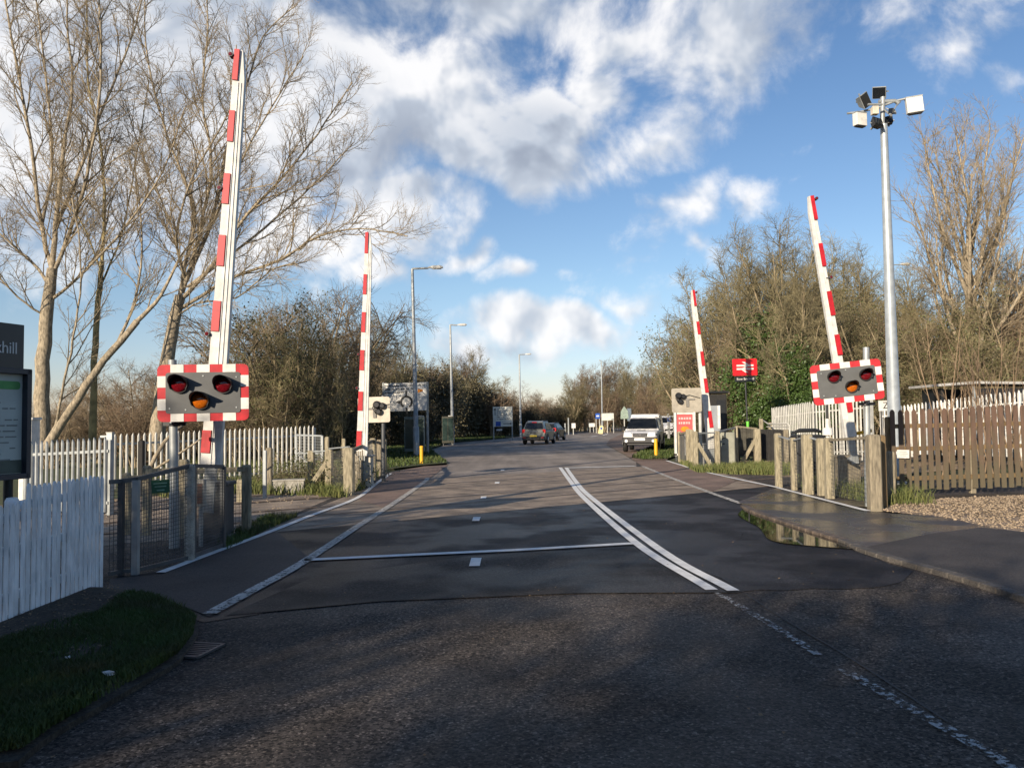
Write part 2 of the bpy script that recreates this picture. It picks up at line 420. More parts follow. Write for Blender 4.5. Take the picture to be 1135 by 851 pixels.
dark_gap = mat('flangeway', (.045,.035,.027), .9)
water_m = mat('puddle_water', (.012,.012,.012), .03, .1, 2, spec=.5)
wood = mat('post_wood', (.31,.27,.185), .88, .45, 5, bump=.6, bscale=30, stretch=(6, 6, 1))
wood_grey = mat('post_weathered', (.24,.205,.145), .9, .42, 5, bump=.6, bscale=30, stretch=(6, 6, 1))
wood_dark = mat('wood_blackened', (.022,.021,.02), .85, .4, 6, bump=.4, stretch=(5, 5, 1))
concrete = mat('concrete', (.36,.34,.29), .9, .3, 6, fine=.2, fscale=80, bump=.4)
galv = mat('galvanised', (.34,.36,.36), .5, .2, 5, metal=.35)
galv_w = mat('galvanised_pale', (.46,.455,.42), .55, .2, 4, metal=.1)
galv_d = mat('galvanised_dark', (.085,.09,.095), .5, .25, 5, metal=.3)
black_m = mat('black_metal', (.014,.015,.017), .45, .2, 5)
paintw = mat('white_paint', (.66,.65,.61), .5, .17, 7, bump=.05)
pickw = mat('picket_white', (.84,.86,.87), .6, .24, 4, bump=.3, bscale=40, stretch=(4, 4, 1))
redp = mat('red_reflective', (.46,.012,.02), .45, .22, 9)
whitep = mat('white_reflective', (.66,.64,.59), .5, .16, 9)
greyp = mat('signal_grey', (.085,.088,.088), .55, .12, 6)
cream = mat('signal_back', (.55,.50,.41), .6, .18, 5)
beige = mat('signal_back_beige', (.37,.335,.27), .65, .2, 5)
lens_r = mat('lens_red', (.12,.004,.008), .12, .35, 60)
lens_a = mat('lens_amber', (.42,.10,.006), .12, .3, 60)
yel = mat('yellow_paint', (.72,.38,.012), .5, .1, 5)
green_m = mat('green_paint', (.02,.10,.045), .5, .15, 8)
lime = mat('lime_band', (.15,.62,.06), .5)
blue_m = mat('sign_blue', (.015,.09,.42), .45)
orange_m = mat('sign_orange', (.8,.25,.01), .5)
glass_dark = mat('dark_glass', (.012,.014,.016), .08, .1, 3)
bark_pale = mat('bark_pale', (.33,.275,.195), .9, .55, 7, bump=1.2, bscale=25, stretch=(3, 3, 1))
twig_tan = mat('twig_tan', (.30,.24,.155), .9, .4, 1.5)
twig_brown = mat('twig_brown', (.235,.18,.115), .9, .5, .8, rnd=.35, obj=True)
twig_green = mat('twig_olive', (.235,.20,.11), .9, .5, .8, rnd=.3, obj=True)
twig_red = mat('twig_russet', (.235,.165,.105), .9, .5, .5, rnd=.25, obj=True)
bark_dark = mat('bark_dark', (.27,.215,.135), .9, .45, 3, bump=.6, obj=True)
leaf_ivy = mat('leaf_ivy', (.075,.125,.028), .5, col2=(.04,.075,.018), scale=2.5, obj=True)
leaf_hedge = mat('leaf_hedge', (.12,.10,.055), .65, col2=(.065,.06,.03), scale=2.0, obj=True, rnd=.25)
leaf_olive = mat('leaf_olive', (.115,.115,.042), .7, col2=(.05,.06,.018), scale=2.0, obj=True, rnd=.2)

# ------------------------------------------------------------------ setting: ground, road, paths
sheet('ground', [(-1800,-300,-.03),(1800,-300,-.03),(1800,3000,-.03),(-1800,3000,-.03)], grass_m)
def hz(y):                              # the near right pavement stands up on its kerb
    t = min(1, max(0, (17.2 - y) / 3.2)); return .04 * t * t * (3 - 2 * t)
def Gp(px, py):
    z = 0
    for _ in range(5):
        p = G(px, py, z); z = hz(p.y)
    p = G(px, py, z); return p
def gl(L, z=0): return [G(a, b, z) for a, b in L]
road = [Vector((-14,-40,0)), Vector((14,-40,0)), Vector((14,7,0))] + [Vector((14,16,0)), Vector((9,21,0))] + \
  gl([(800,524),(739,510),(712,516),(703,510),(690,503),(672,493),(676,487),(700,480),(762,476),(820,474.4),(820,471.6),(740,472.3),(680,473.6),(635,477),(600,480),(560,486),(500,491),(480,498),(487,506),(497,515)]) + \
  gl([(470,518),(433,523)]) + [Vector((-6,21,0)), Vector((-14,12,0))]
sheet('road', road, asph_old)
TR = Vector((.80, .60, 0)).normalized(); NR = Vector((-TR.y, TR.x, 0))
pa = G(500,572); n0 = NR.dot(pa)
def tl(n, s): return NR * n + TR * s    # point at track offset n and distance s along it
def xcut(n, X):                         # point on track line n at world X
    s = (X - NR.x * n) / TR.x; return tl(n, s)
n1 = n0 + 8.3
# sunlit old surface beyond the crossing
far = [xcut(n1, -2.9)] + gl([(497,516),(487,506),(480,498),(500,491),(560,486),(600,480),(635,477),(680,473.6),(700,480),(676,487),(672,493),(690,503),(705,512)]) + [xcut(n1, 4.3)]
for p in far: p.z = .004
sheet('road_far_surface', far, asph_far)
XL, XR = -16, 26
cr = [xcut(n0, XL), xcut(n0, XR), xcut(n1, XR), xcut(n1, XL)]
for p in cr: p.z = -.004
sheet('trackbed', cr, ballast)
cs = [xcut(n0, -3.9), xcut(n0, 6.2), xcut(n1, 6.3), xcut(n1, -3.6)]
for p in cs: p.z = .008
sheet('crossing_surface', cs, cross_m)
for (na, nb) in ((.25, 1.45), (1.75, 2.95), (3.2, 4.7), (4.95, 6.3), (6.6, 7.9)):
    tbp = [xcut(n0 + na, -8.5), xcut(n0 + na, -3.95), xcut(n0 + nb, -3.95), xcut(n0 + nb, -8.5)]
    for p in tbp: p.z = .004
    sheet('track_boards', tbp, cross_m)
for k, c in enumerate((2.35, 5.75)):
    for sgn in (-1, 1):
        n = n0 + c + sgn * .7525
        a, b = tl(n, -22), tl(n, 34)
        q = MB(); q.beam(a + Vector((0, 0, -.03)), b + Vector((0, 0, -.03)), .07, .084)
        o = q.build('rail', steel); o['kind'] = 'structure'
        o = strip('flangeway', [xcut(n - sgn * .075, -3.8) , xcut(n - sgn * .075, 6.2)], .045, dark_gap, .0125)
    for s in range(-26, 40):
        pass
# board joints in the crossing panels
q = MB()
for n in np.arange(n0 + .35, n1, .62):
    strip('', [xcut(n, -3.8), xcut(n, 6.2)], .018, None, .012, build=False, mb=q)
o = q.build('panel_joints', dark_gap); o['kind'] = 'structure'
# new dark patch before the crossing
pt = [xcut(n0, -3.85)] + [xcut(n0, 6.4)] + gl([(880,562),(835,566),(862,592),(905,600),(960,612),(985,625),(1012,633),(1000,645),(975,651),(940,653),(900,652.5),(870,654.5),(840,654),(816,656.5),(780,655.5),(740,657.5),(700,656),(640,658.5),(590,658),(540,661),(500,660.5),(450,666),(420,664.5),(370,671),(320,674),(280,682),(225,690),(120,652),(122,640),(180,634),(235,613)])
rs_ = random.Random(3)
for p in pt: p.z = .005
sheet('road_new_patch', pt, asph_new)
pm = gl([(345,640),(520,616),(700,606),(800,640),(822,656),(640,657),(420,666),(250,682)], .009)
sheet('road_patch_pale', pm, asph_mid)
pm2 = gl([(640,600),(760,575),(850,590),(905,603),(985,627),(900,652),(822,655),(735,608)], .0105)
# paths
lp = gl([(122,641),(180,636),(237,613),(300,589),(308,589.5),(344,619),(232,683),(215,676),(160,660),(122,654)], .013)
sheet('pavement_left_near', lp, path_near)
lp2 = gl([(395,553),(434,523),(470,517),(497,515.5),(478,529),(470,534),(440,553),(425,563)])
for p in lp2: p.z = .013
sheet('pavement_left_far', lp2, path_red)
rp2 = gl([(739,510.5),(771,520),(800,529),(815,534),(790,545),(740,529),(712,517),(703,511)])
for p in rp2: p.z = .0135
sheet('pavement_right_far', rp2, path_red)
vp = gl([(672,493),(690,503),(703,511),(739,510.5),(745,505),(738,498),(760,490),(760,484),(700,487),(690,481),(676,487)])
for p in vp: p.z = .03
sheet('lay_by', vp, mat('lay_by_brown', (.21,.14,.10), .9, .3, .8, fine=.3, fscale=40, bump=.4))
# raised right pavement: kerb polyline and outer polyline
kerb_px = [(822,559),(836,566),(865,576),(905,589),(938,599),(957,608),(1000,621),(1060,637),(1135,660),(1260,700),(1500,790)]
kp = smoothpath([Gp(a, b) for a, b in kerb_px], 5)
outer = [Gp(a, b) for a, b in ((862,539.5),(900,550),(960,566),(985,569),(1040,572),(1090,583),(1135,590),(1260,610),(1600,640))]
b = MB(); N = 60
def resample(L, n):
    L = [Vector(p) for p in L]; d = [0]
    for i in range(1, len(L)): d.append(d[-1] + (L[i] - L[i-1]).length)
    o = []
    for k in range(n):
        t = d[-1] * k / (n - 1); i = max(j for j in range(len(d)) if d[j] <= t + 1e-9); i = min(i, len(L) - 2)
        o.append(L[i].lerp(L[i+1], (t - d[i]) / max(1e-6, d[i+1] - d[i])))
    return o
ks = resample(kp, N); os_ = resample([Gp(818,556)] + outer, N)
vs = []
for a, c in zip(ks, os_): vs += [(a.x, a.y, hz(a.y) + .006), (c.x, c.y, hz(c.y) + .006)]
b.add(vs, [(2*i, 2*i+1, 2*i+3, 2*i+2) for i in range(N-1)])
o = b.build('pavement_right', path_dark); o['kind'] = 'structure'
if o.data.polygons[5].normal.z < 0: o.data.flip_normals()
# nearer, older stretch of that pavement
npv = [p.copy() for p in ks if p.y < G(962,609).y] 
npv = npv + [Gp(1700,860), Gp(1600,640), Gp(1260,610), Gp(1135,590), Gp(1088,585), Gp(1030,592)]
for p in npv: p.z = hz(p.y) + .010
sheet('pavement_right_old', npv, path_near)
# kerb stones: real step
b = MB(); b2 = MB(); L = resample(kp, 46)
for i in range(1, 45):
    a, c = L[i], L[i+1]; h = hz((a.y + c.y) / 2) + .014
    if h < .018: continue
    d = (c - a).normalized(); (b if a.y > 10.9 else b2).beam(a + d * .006 + Vector((0,0,h/2 - .03 - a.z)), c - d * .006 + Vector((0,0,h/2 - .03 - c.z)), .13, h + .06)
o = b.build('kerb', kerb_m, bevel=.012); o['kind'] = 'structure'
o = b2.build('kerb', kerb_grey, bevel=.012); o['kind'] = 'structure'
# ground beyond the right pavement
far_r = [Vector((30, p.y + (30 - p.x) * .0, 0)) for p in os_]
b = MB(); vs = []
rr = resample([Gp(862,539.5), Vector((8, 20.5, 0)), Vector((14, 21, 0)), Vector((30, 20, 0))], 2)
ys = [4, 8, 10, 12, 13, 14, 14.8, 15.5, 16, 16.6, 17.2, 18, 19.5, 21.5]
for y in ys: vs += [(6.15 if y > 14 else 6.15 + (14 - y) * .45 + .6, y, hz(y) - .012), (60, y, hz(y) - .012)]
b.add(vs, [(2*i, 2*i+1, 2*i+3, 2*i+2) for i in range(len(ys)-1)])
o = b.build('verge_right', dirt); o['kind'] = 'structure'
if o.data.polygons[1].normal.z < 0: o.data.flip_normals()
gp = [Gp(a, c) + Vector((0,0,.006)) for a, c in ((978,566),(1000,556),(1050,552),(1135,549),(1300,545),(1500,560),(1500,640),(1260,610),(1135,590),(1090,583),(1040,572.5),(1000,569))]
sheet('gravel_bed', gp, gravel_m)
rng = np.random.default_rng(5)
def inside(pts, X, Y):
    n = len(pts); r = np.zeros(len(X), bool); j = n - 1
    for i in range(n):
        xi, yi, xj, yj = pts[i][0], pts[i][1], pts[j][0], pts[j][1]
        c = ((yi > Y) != (yj > Y)) & (X < (xj - xi) * (Y - yi) / (yj - yi + 1e-12) + xi); r ^= c; j = i
    return r
def scatter(poly, n, rng):
    xs = [p[0] for p in poly]; ys_ = [p[1] for p in poly]; X = np.empty(0); Y = np.empty(0)
    while len(X) < n:
        x = rng.uniform(min(xs), max(xs), n); y = rng.uniform(min(ys_), max(ys_), n); k = inside(poly, x, y)
        X = np.append(X, x[k]); Y = np.append(Y, y[k])
    return X[:n], Y[:n]
def stones(name, poly, n, s0, s1, m, zf, label, seed=1, smooth=False):
    rng = np.random.default_rng(seed); X, Y = scatter(poly, n, rng)
    base = np.array([(1,0,0),(0,1,0),(-1,0,0),(0,-1,0),(0,0,1),(0,0,-1)], float)
    F = np.array([(0,1,4),(1,2,4),(2,3,4),(3,0,4),(1,0,5),(2,1,5),(3,2,5),(0,3,5)])
    S = rng.uniform(s0, s1, (n, 1, 1)) * rng.uniform(.5, 1.2, (n, 1, 3)); a = rng.uniform(0, 6.28, n)
    V = (base[None] * S) * rng.uniform(.8, 1.2, (n, 6, 1)); ca, sa = np.cos(a)[:, None], np.sin(a)[:, None]
    Z = np.array([zf(y) for y in Y])
    W = np.stack([V[..., 0]*ca - V[..., 1]*sa + X[:, None], V[..., 0]*sa + V[..., 1]*ca + Y[:, None], V[..., 2]*.7 + Z[:, None] + S[:, :, 2]*.35], -1)
    Q = (F[None] + (np.arange(n) * 6)[:, None, None]).reshape(-1, 3)
    o = fast_mesh(name, W.reshape(-1, 3), Q, m, smooth=False); o['kind'] = 'stuff'; o['label'] = label; o['category'] = 'gravel'
    return o
stones('gravel', gp, 11000, .012, .034, stone_m, lambda y: hz(y), 'pale brown gravel strewn in front of the brown wooden fence', 2)
stones('trackside_stones', [xcut(n0+.2, -9), xcut(n0+.2, -4.4), xcut(n1-.5, -3.9), xcut(n1-.5, -9)], 1300, .01, .03, stone_m, lambda y: -.004, 'loose stones on the track bed left of the road', 3)
lv = gl([(200,636),(178,637),(120,641),(120,655),(0,697)]) # left verge dirt strip behind mesh fence
# puddles
wet = mat('wet_asphalt', (.017,.016,.016), .5, .4, 3, fine=.4, fscale=90, rvar=.16, rscale=4, bump=.3, bscale=90, spec=.35)
pu = [G(a, c, .017) for a, c in ((824,564),(838,568.5),(866,578.5),(905,591),(936,601),(952,608),(925,606.5),(893,604),(868,601.5),(852,597),(846,590),(840,583),(828,577),(818,570))]
o = sheet('puddle', smoothpath(pu + [pu[0]], 4)[:-1], water_m)
pu = [G(a, c, .0165) for a, c in ((990,622),(1010,627),(1040,637),(1030,640),(1005,633),(986,627))]
wet = mat('wet_asphalt', (.024,.022,.021), .22, .4, 3, fine=.2, fscale=120, rvar=.1, rscale=4, bump=.15, bscale=80)
# road markings
def line(name, px, wd, m, z=.016, sm=0, zf=None):
    pts = [G(a, b) for a, b in px]
    if sm: pts = smoothpath(pts, sm)
    if zf: pts = [Vector((p.x, p.y, zf(p.y))) for p in pts]
    return strip(name, pts, wd, m, z)
line('double_white_line', [(621,518.5),(633,535),(646,551),(704,602),(789,655)], .12, line_m, sm=6)
line('double_white_line', [(627.5,518.5),(639,535),(653,550),(730,609),(813,656)], .12, line_m, sm=6)
line('stop_line', [(337,622),(450,616.5),(570,611),(701,603.5)], .16, line_m, .020)
line('stop_line', [(629,519),(665,518),(704,517)], .3, line_m, .020)
line('edge_line', [(232,682),(285,653),(335,625),(400,582),(440,556),(470,535),(474,530)], .13, line_dirty, sm=5, z=.02)
line('edge_line', [(178,636),(237,613.5),(300,590),(345,572),(395,553),(415,538),(433,525)], .11, line_m, sm=4, z=.02)
line('edge_line', [(712,517),(740,528.5),(780,544),(822,559)], .13, line_dirty, sm=4, z=.02)
line('edge_line', [(739,511),(755,516),(771,521),(810,530),(862,541)], .12, line_m, sm=4, z=.024)
strip('edge_line', [Gp(862,541)+Vector((0,0,.0)), Gp(900,551), Gp(935,560), Gp(962,567)], .12, line_m, .018)
line('worn_centre_line', [(795,658),(850,690),(908,727)], .075, line_worn, z=.012)
line('worn_centre_line', [(930,742),(950,752),(1000,782),(1060,815),(1120,851),(1180,886)], .085, line_worn, z=.012)
for (a, c, l) in ((527,624,.55),(528,576,.55),(536,552,.5),(551,535.5,.6),(557,521.5,.6),(640,537,.2),(872,483,.1)):
    if a == 872: continue
    p = G(a, c); strip('lane_mark', [p + Vector((0,-l/2,0)), p + Vector((0,l/2,0))], .12, line_m, .018)
for (a, c, a2, c2) in ((668,482.5,674,480.8),(655,484,662,483),(690,478.2,699,477.2)):
    strip('lane_mark', [G(a, c), G(a2, c2)], .25, line_m, .014)
# crack / trench line along the worn line, and tarmac joint
crk = mat('crack_fill', (.035,.032,.03), .7)
strip('trench_edge', smoothpath([G(a, b) for a, b in ((826,658),(875,690),(930,722),(985,757),(1050,800))], 5), .018, crk, .006)
dirtline = mat('silt', (.10,.075,.05), .8, .4, 10)
strip('silt_line', [G(a, b) for a, b in ((960,614),(1000,626),(1060,642),(1135,665),(1200,688))], [.02,.07,.06,.08,.08], wet, .010)
# left verge
lvp = [(-8,2.2)] + [tuple(G(a, b)[:2]) for a, b in ((20,851),(55,822),(105,792),(160,760),(196,738),(214,716),(220,700),(214,686),(190,670),(150,660),(120,655))] + [(-4.3,8.2),(-8,8.2)]
b = MB(); n = len(lvp); c0 = Vector((-5.2, 6.2, .1))
L2 = smoothpath([Vector((x, y, 0)) for x, y in lvp[1:-1]], 4)
ring = [Vector((-9,2.0,0))] + L2 + [Vector((-9,8.2,0))]
vs = [(p.x, p.y, -.02) for p in ring] + [(p.x, p.y, .035) for p in ring] + [(c0.x + (p.x-c0.x)*.9, c0.y + (p.y-c0.y)*.9, .085) for p in ring]
k = len(ring); fs = []
for i in range(k):
    j = (i+1) % k; fs += [(i, j, k+j, k+i), (k+i, k+j, 2*k+j, 2*k+i)]
fs.append(tuple(range(2*k, 3*k))); b.add(vs, fs)
o = b.build('verge_left', soil_m); o['kind'] = 'structure'
def blades(name, poly, n, h0, h1, m, zf, label, seed=1, wd=.006, clump=0):
    rng = np.random.default_rng(seed); X, Y = scatter(poly, n, rng)
    if clump:
        k = (np.sin(X*5.1+seed)*np.cos(Y*4.3+seed) + rng.normal(0, .5, n)) > -clump; X, Y = X[k], Y[k]; n = len(X)
    H = rng.uniform(h0, h1, n); a = rng.uniform(0, 6.28, n); ln = rng.uniform(.1, .8, n) * H; Z = np.array([zf(y) for y in Y])
    dx, dy = np.cos(a), np.sin(a); la = rng.uniform(0, 6.28, n); lx, ly = np.cos(la)*ln, np.sin(la)*ln; W = wd * rng.uniform(.6, 1.5, n)
    p = lambda s, t, k: np.stack([X + dx*W*s + lx*t*t, Y + dy*W*s + ly*t*t, Z + H*k], -1)
    V = np.stack([p(-1, 0, 0), p(1, 0, 0), p(.8, .55, .6), p(-.8, .55, .6), p(0, 1, 1), ], 1)
    V = V.reshape(-1, 3); i = np.arange(n)[:, None] * 5
    # quad + tri as quads with a repeated tip avoided: use two tris + one tri
    T = np.concatenate([i + [0, 1, 2], i + [0, 2, 3], i + [3, 2, 4]], 0)
    o = fast_mesh(name, V, T, m, smooth=False); o['kind'] = 'stuff'; o['label'] = label; o['category'] = 'grass'
    return o
gpoly = [tuple(G(a, b)[:2]) for a, b in ((-20,851),(25,843),(58,818),(108,788),(160,758),(196,735),(214,712),(217,695),(200,680),(165,668),(140,665),(110,690),(60,700),(0,722),(-100,760))]
blades('grass', gpoly, 105000, .015, .07, blade_m, lambda y: .062, 'short green grass on the shaded verge in front of the white picket fence', 4, .0035, .35)
# mid-left verge, right verge, trackside grass
ml = gl([(432,521),(470,516.5),(497,514),(486,505),(478,497),(500,490.5),(560,485.8),(600,479.5),(560,478),(470,482),(425,492),(428,512)])
for p in ml: p.z = .05
sheet('verge_beyond_crossing', ml, grass_m)
blades('grass', [tuple(p[:2]) for p in gl([(432,520),(470,515.5),(496,513.5),(484,505),(476,497),(500,490.5),(560,485.8),(560,482),(470,484),(428,494),(428,512)])], 30000, .05, .16, blade_m, lambda y: .04, 'green grass around the yellow post beyond the crossing', 5, .02)
mr = gl([(700,508),(712,510),(739,509.5),(752,505),(752,480),(790,478),(790,476),(728,480),(728,494),(716,499)])
for p in mr: p.z = .05
sheet('verge_by_lay_by', mr, grass_m)
blades('grass', [tuple(p[:2]) for p in mr], 26000, .05, .18, blade_m, lambda y: .04, 'green grass beside the white pickup truck', 6, .02)
blades('grass', [(6.7,14.8),(7.6,14.8),(8.2,19.4),(6.55,19.4)], 2600, .08, .42, blade_dry, lambda y: hz(y)-.01, 'tall ragged grass behind the wire mesh fence on the right', 7, .006)
blades('grass', [tuple(p[:2]) for p in gl([(752,513),(775,521),(815,519),(845,517),(880,520),(880,527),(820,526),(772,524)])], 5000, .05, .3, blade_dry, lambda y: 0, 'ragged grass at the foot of the posts beyond the tracks', 8, .009)
blades('grass', [tuple(p[:2]) for p in gl([(285,548),(385,552),(385,535),(330,530),(200,533),(160,540),(180,552)])], 16000, .04, .32, blade_dry, lambda y: 0, 'rough grass and weeds beside the railway on the left', 9, .009, .3)
blades('grass', [tuple(p[:2]) for p in gl([(252,610),(300,586),(330,573),(300,572),(262,590),(240,604)])], 4000, .03, .14, blade_m, lambda y: 0, 'low grass along the white edge line on the left', 10, .005, .4)
blades('grass', [(-9,21.5),(-3.6,19.5),(-4.4,29),(-9,40),(-16,40)], 22000, .06, .35, blade_dry, lambda y: -.02, 'rough grass beyond the left railway fence', 11, .012, .5)
# fallen leaves / litter
lm = mat('dead_leaf', (.22,.15,.08), .8, .4, 30)
def flecks(name, poly, n, s, m, zf, label, seed):
    rng = np.random.default_rng(seed); X, Y = scatter(poly, n, rng); a = rng.uniform(0, 6.28, n); S = s * rng.uniform(.4, 1.3, n); V = []
    for k in range(4):
        q = a + k * 1.57 + rng.uniform(-.3, .3, n); V.append(np.stack([X + np.cos(q)*S, Y + np.sin(q)*S, np.array([zf(y) for y in Y]) + rng.uniform(0, .012, n)], -1))
    V = np.stack(V, 1).reshape(-1, 3); Q = np.arange(n)[:, None] * 4 + [0, 1, 2, 3]
    o = fast_mesh(name, V, Q, m, smooth=False); o['kind'] = 'stuff'; o['label'] = label; o['category'] = 'leaves'
flecks('fallen_leaves', [(-3.3,3.2),(4.5,3.2),(5.2,8.5),(4.6,15),(-2.9,15),(-2.6,7)], 260, .011, lm, lambda y: .014, 'scattered small dead leaves and specks on the road', 3)
flecks('fallen_leaves', [(-4.8,4.3),(-3.0,4.3),(-2.8,6),(-3.7,8),(-4.0,8)], 700, .012, lm, lambda y: .09, 'dead leaves strewn along the picket fence', 4)
flecks('fallen_leaves', [(6.9,12.6),(14,12.5),(14,17),(6.8,15)], 1200, .03, lm, lambda y: hz(y)+.02, 'dead leaves on the gravel by the brown fence', 8)
# ================================================================== OBJECTS
YAX = Vector((0, 1, 0))
# ---------------------------------------------------------------- wig-wag signals (front view)
def signal(cpx, cpy, Y, W_, H_, yaw, tilt, lamps, post_px, post_top_px, post_base, label, nseg=(7, 5), lr=.105):
    c = P(cpx, cpy, Y)
    pb = post_base
    t = thing('level_crossing_signal', label, 'crossing signal', (pb.x, pb.y, pb.z), 'crossing lights facing the traffic')
    M = frame(c, yaw, tilt)
    b = MB(M); b.prism(rrect(W_, H_, .07), -.012, .012); bd = b.build('board', redp, t)
    bw = .105
    nx, ny = nseg; sx = W_ / nx; sy = H_ / ny
    for i in range(1, nx, 2):
        x0 = -W_/2 + i*sx
        for s in (-1, 1):
            zc = s * (H_/2 - bw/2); b = MB(M); b.box((x0 + sx/2, -.014, zc), (sx, .006, bw)); b.build('white_band', whitep, bd)
    for j in range(1, ny, 2):
        z0 = -H_/2 + j*sy
        for s in (-1, 1): b = MB(M); b.box((s * (W_/2 - bw/2), -.014, z0 + sy/2), (bw, .006, sy)); b.build('white_band', whitep, bd)
    b = MB(M); b.prism(rrect(W_ - 2*bw, H_ - 2*bw, .035), .012, .022); b.build('face_panel', greyp, t)
    for (u_, v_) in ((-.42, .2), (.42, .2), (-.42, -.2), (.42, -.2), (0, .22), (-.22, -.22)):
        b = MB(M); b.tube([(u_, -.022, v_), (u_, -.029, v_)], .011, 8); b.build('bolt', galv, bd)
    for (u, v, col) in lamps:
        b = MB(M @ Matrix.Translation((u, 0, v)))
        b.tube([(0, -.02, 0), (0, -.06, 0)], lr + .012, 24)
        lo = b.build('lamp', black_m, t)
        b = MB(M @ Matrix.Translation((u, 0, v)))
        rings = [(0, -.062, lr), (0, -.075, lr*.93), (0, -.088, lr*.72), (0, -.097, lr*.4), (0, -.10, .002)]
        b.tube([q[:3-0][:2] + (0,) if False else (0, q[1], 0) for q in rings], [q[2] for q in rings], 24, cap=False)
        b.build('lens', lens_r if col == 'r' else lens_a, lo)
        # hood: open tube, long on top, short at the sides
        b = MB(M @ Matrix.Translation((u, 0, v))); n = 22; vs = []
        for k in range(n + 1):
            a = R(-35 + 250 * k / n); top = max(0, math.sin(a)); L = .07 + .20 * top ** .8
            for (rr, yy) in ((lr + .012, -.04), (lr + .014, -.04 - L), (lr + .006, -.04 - L), (lr + .004, -.04)):
                vs.append((rr * math.cos(a), yy, rr * math.sin(a)))
        fs = []
        for k in range(n):
            for q in range(3): fs.append((4*k+q, 4*k+4+q, 4*k+5+q, 4*k+1+q))
        b.add(vs, fs, True); b.build('hood', black_m, lo)
    # fixing clamps and bracket
    b = MB(M)
    b.box((0, .03, .18), (W_ * .9, .04, .05)); b.box((0, .03, -.18), (W_ * .9, .04, .05)); b.build('bracket', galv, t)
    top = P(post_px, post_top_px, pb.y)
    b = MB(); b.tube([pb - Vector((0, 0, .1)), Vector((pb.x, pb.y, .75))], .064, 16); b.tube([Vector((pb.x, pb.y, .7)), Vector((top.x, pb.y, top.z))], .055, 16)
    po = b.build('post', galv, t)
    b = MB(); b.tube([Vector((pb.x, pb.y, c.z - H_/2 - .06)), Vector((pb.x, pb.y, c.z - H_/2 - .02))], .075, 12)
    b.beam((pb.x - .14, pb.y - .03, c.z - H_/2 - .03), (pb.x + .16, pb.y - .03, c.z - H_/2 - .03), .03, .05); b.build('collar', black_m, t)
    return t, M
pbL = Vector((P(193, 605, 10.9).x, 10.9, 0))
signal(225.6, 435.2, 10.75, 1.15, .745, R(8), R(-.6), [(-.295, .115, 'r'), (.26, .10, 'r'), (-.03, -.105, 'a')], 191, 399, pbL,
       'red and white bordered signal board with dark lamps, left side, above the mesh fence')
pbR = Vector((P(963, 560, 14.75).x, 14.75, hz(14.75)))
signal(938.6, 423.5, 14.6, 1.20, .72, R(-10), R(-5.3), [(-.22, .115, 'r'), (.32, .095, 'r'), (.06, -.09, 'a')], 960, 385, pbR,
       'tilted red and white bordered signal board behind the corner post of the right mesh fence', lr=.095)
# far signals seen from behind
def signal_back(cpx, cpy, Y, W_, H_, m, label, cl, post_px, post_top, base_z, postm, dark_post):
    c = P(cpx, cpy, Y); px = P(post_px, cpy, Y).x
    t = thing('level_crossing_signal', label, 'crossing signal', (px, Y + .12, base_z), 'crossing lights seen from behind')
    M = frame(c, 0, R(-.7))
    b = MB(M); b.prism(rrect(W_, H_, .06), -.012, .012); b.build('board', m, t)
    b = MB(M); b.box((-.02, -.03, .03), (W_*.56, .03, .045)); b.box((0.02, -.028, -.10), (.09, .03, .24)); b.build('bracket', mat('bracket_grey', (.2,.19,.17), .6), t)
    b = MB(M); u, v = cl
    for (a, q, r) in ((-.05, .03, .11), (.10, .0, .09), (.0, -.16, .09)):
        b.tube([(u + a, -.03, v + q), (u + a, -.09, v + q), (u + a, -.14, v + q)], [r, r, r*.6], 12)
    b.tube([(u - .1, -.05, v + .1), (u - .16, -.12, v - .05), (u - .08, -.1, v - .2), (u + .05, -.06, v - .22)], .014, 6)
    b.tube([(u + .1, -.05, v), (u + .3, -.06, v + .05), (W_ * .45, -.04, v - .06)], .010, 6)
    b.build('lamp_housing', black_m, t)
    b = MB(); b.tube([(px, Y + .12, base_z - .1), (px, Y + .12, P(post_px, post_top, Y).z)], .055, 12); b.build('post', postm, t)
    return t, M
signal_back(414.5, 454, 22.5, .88, .70, cream, 'back of a cream signal board on a dark post beside the far left barrier', (.14, .10), 424, 438, 0, galv_d, 1)
signal_back(761, 443.5, 27, .98, .80, beige, 'back of a weathered beige signal board with black lamp cluster by the far right barrier', (-.22, .12), 776.5, 432, 0, galv_w, 0)
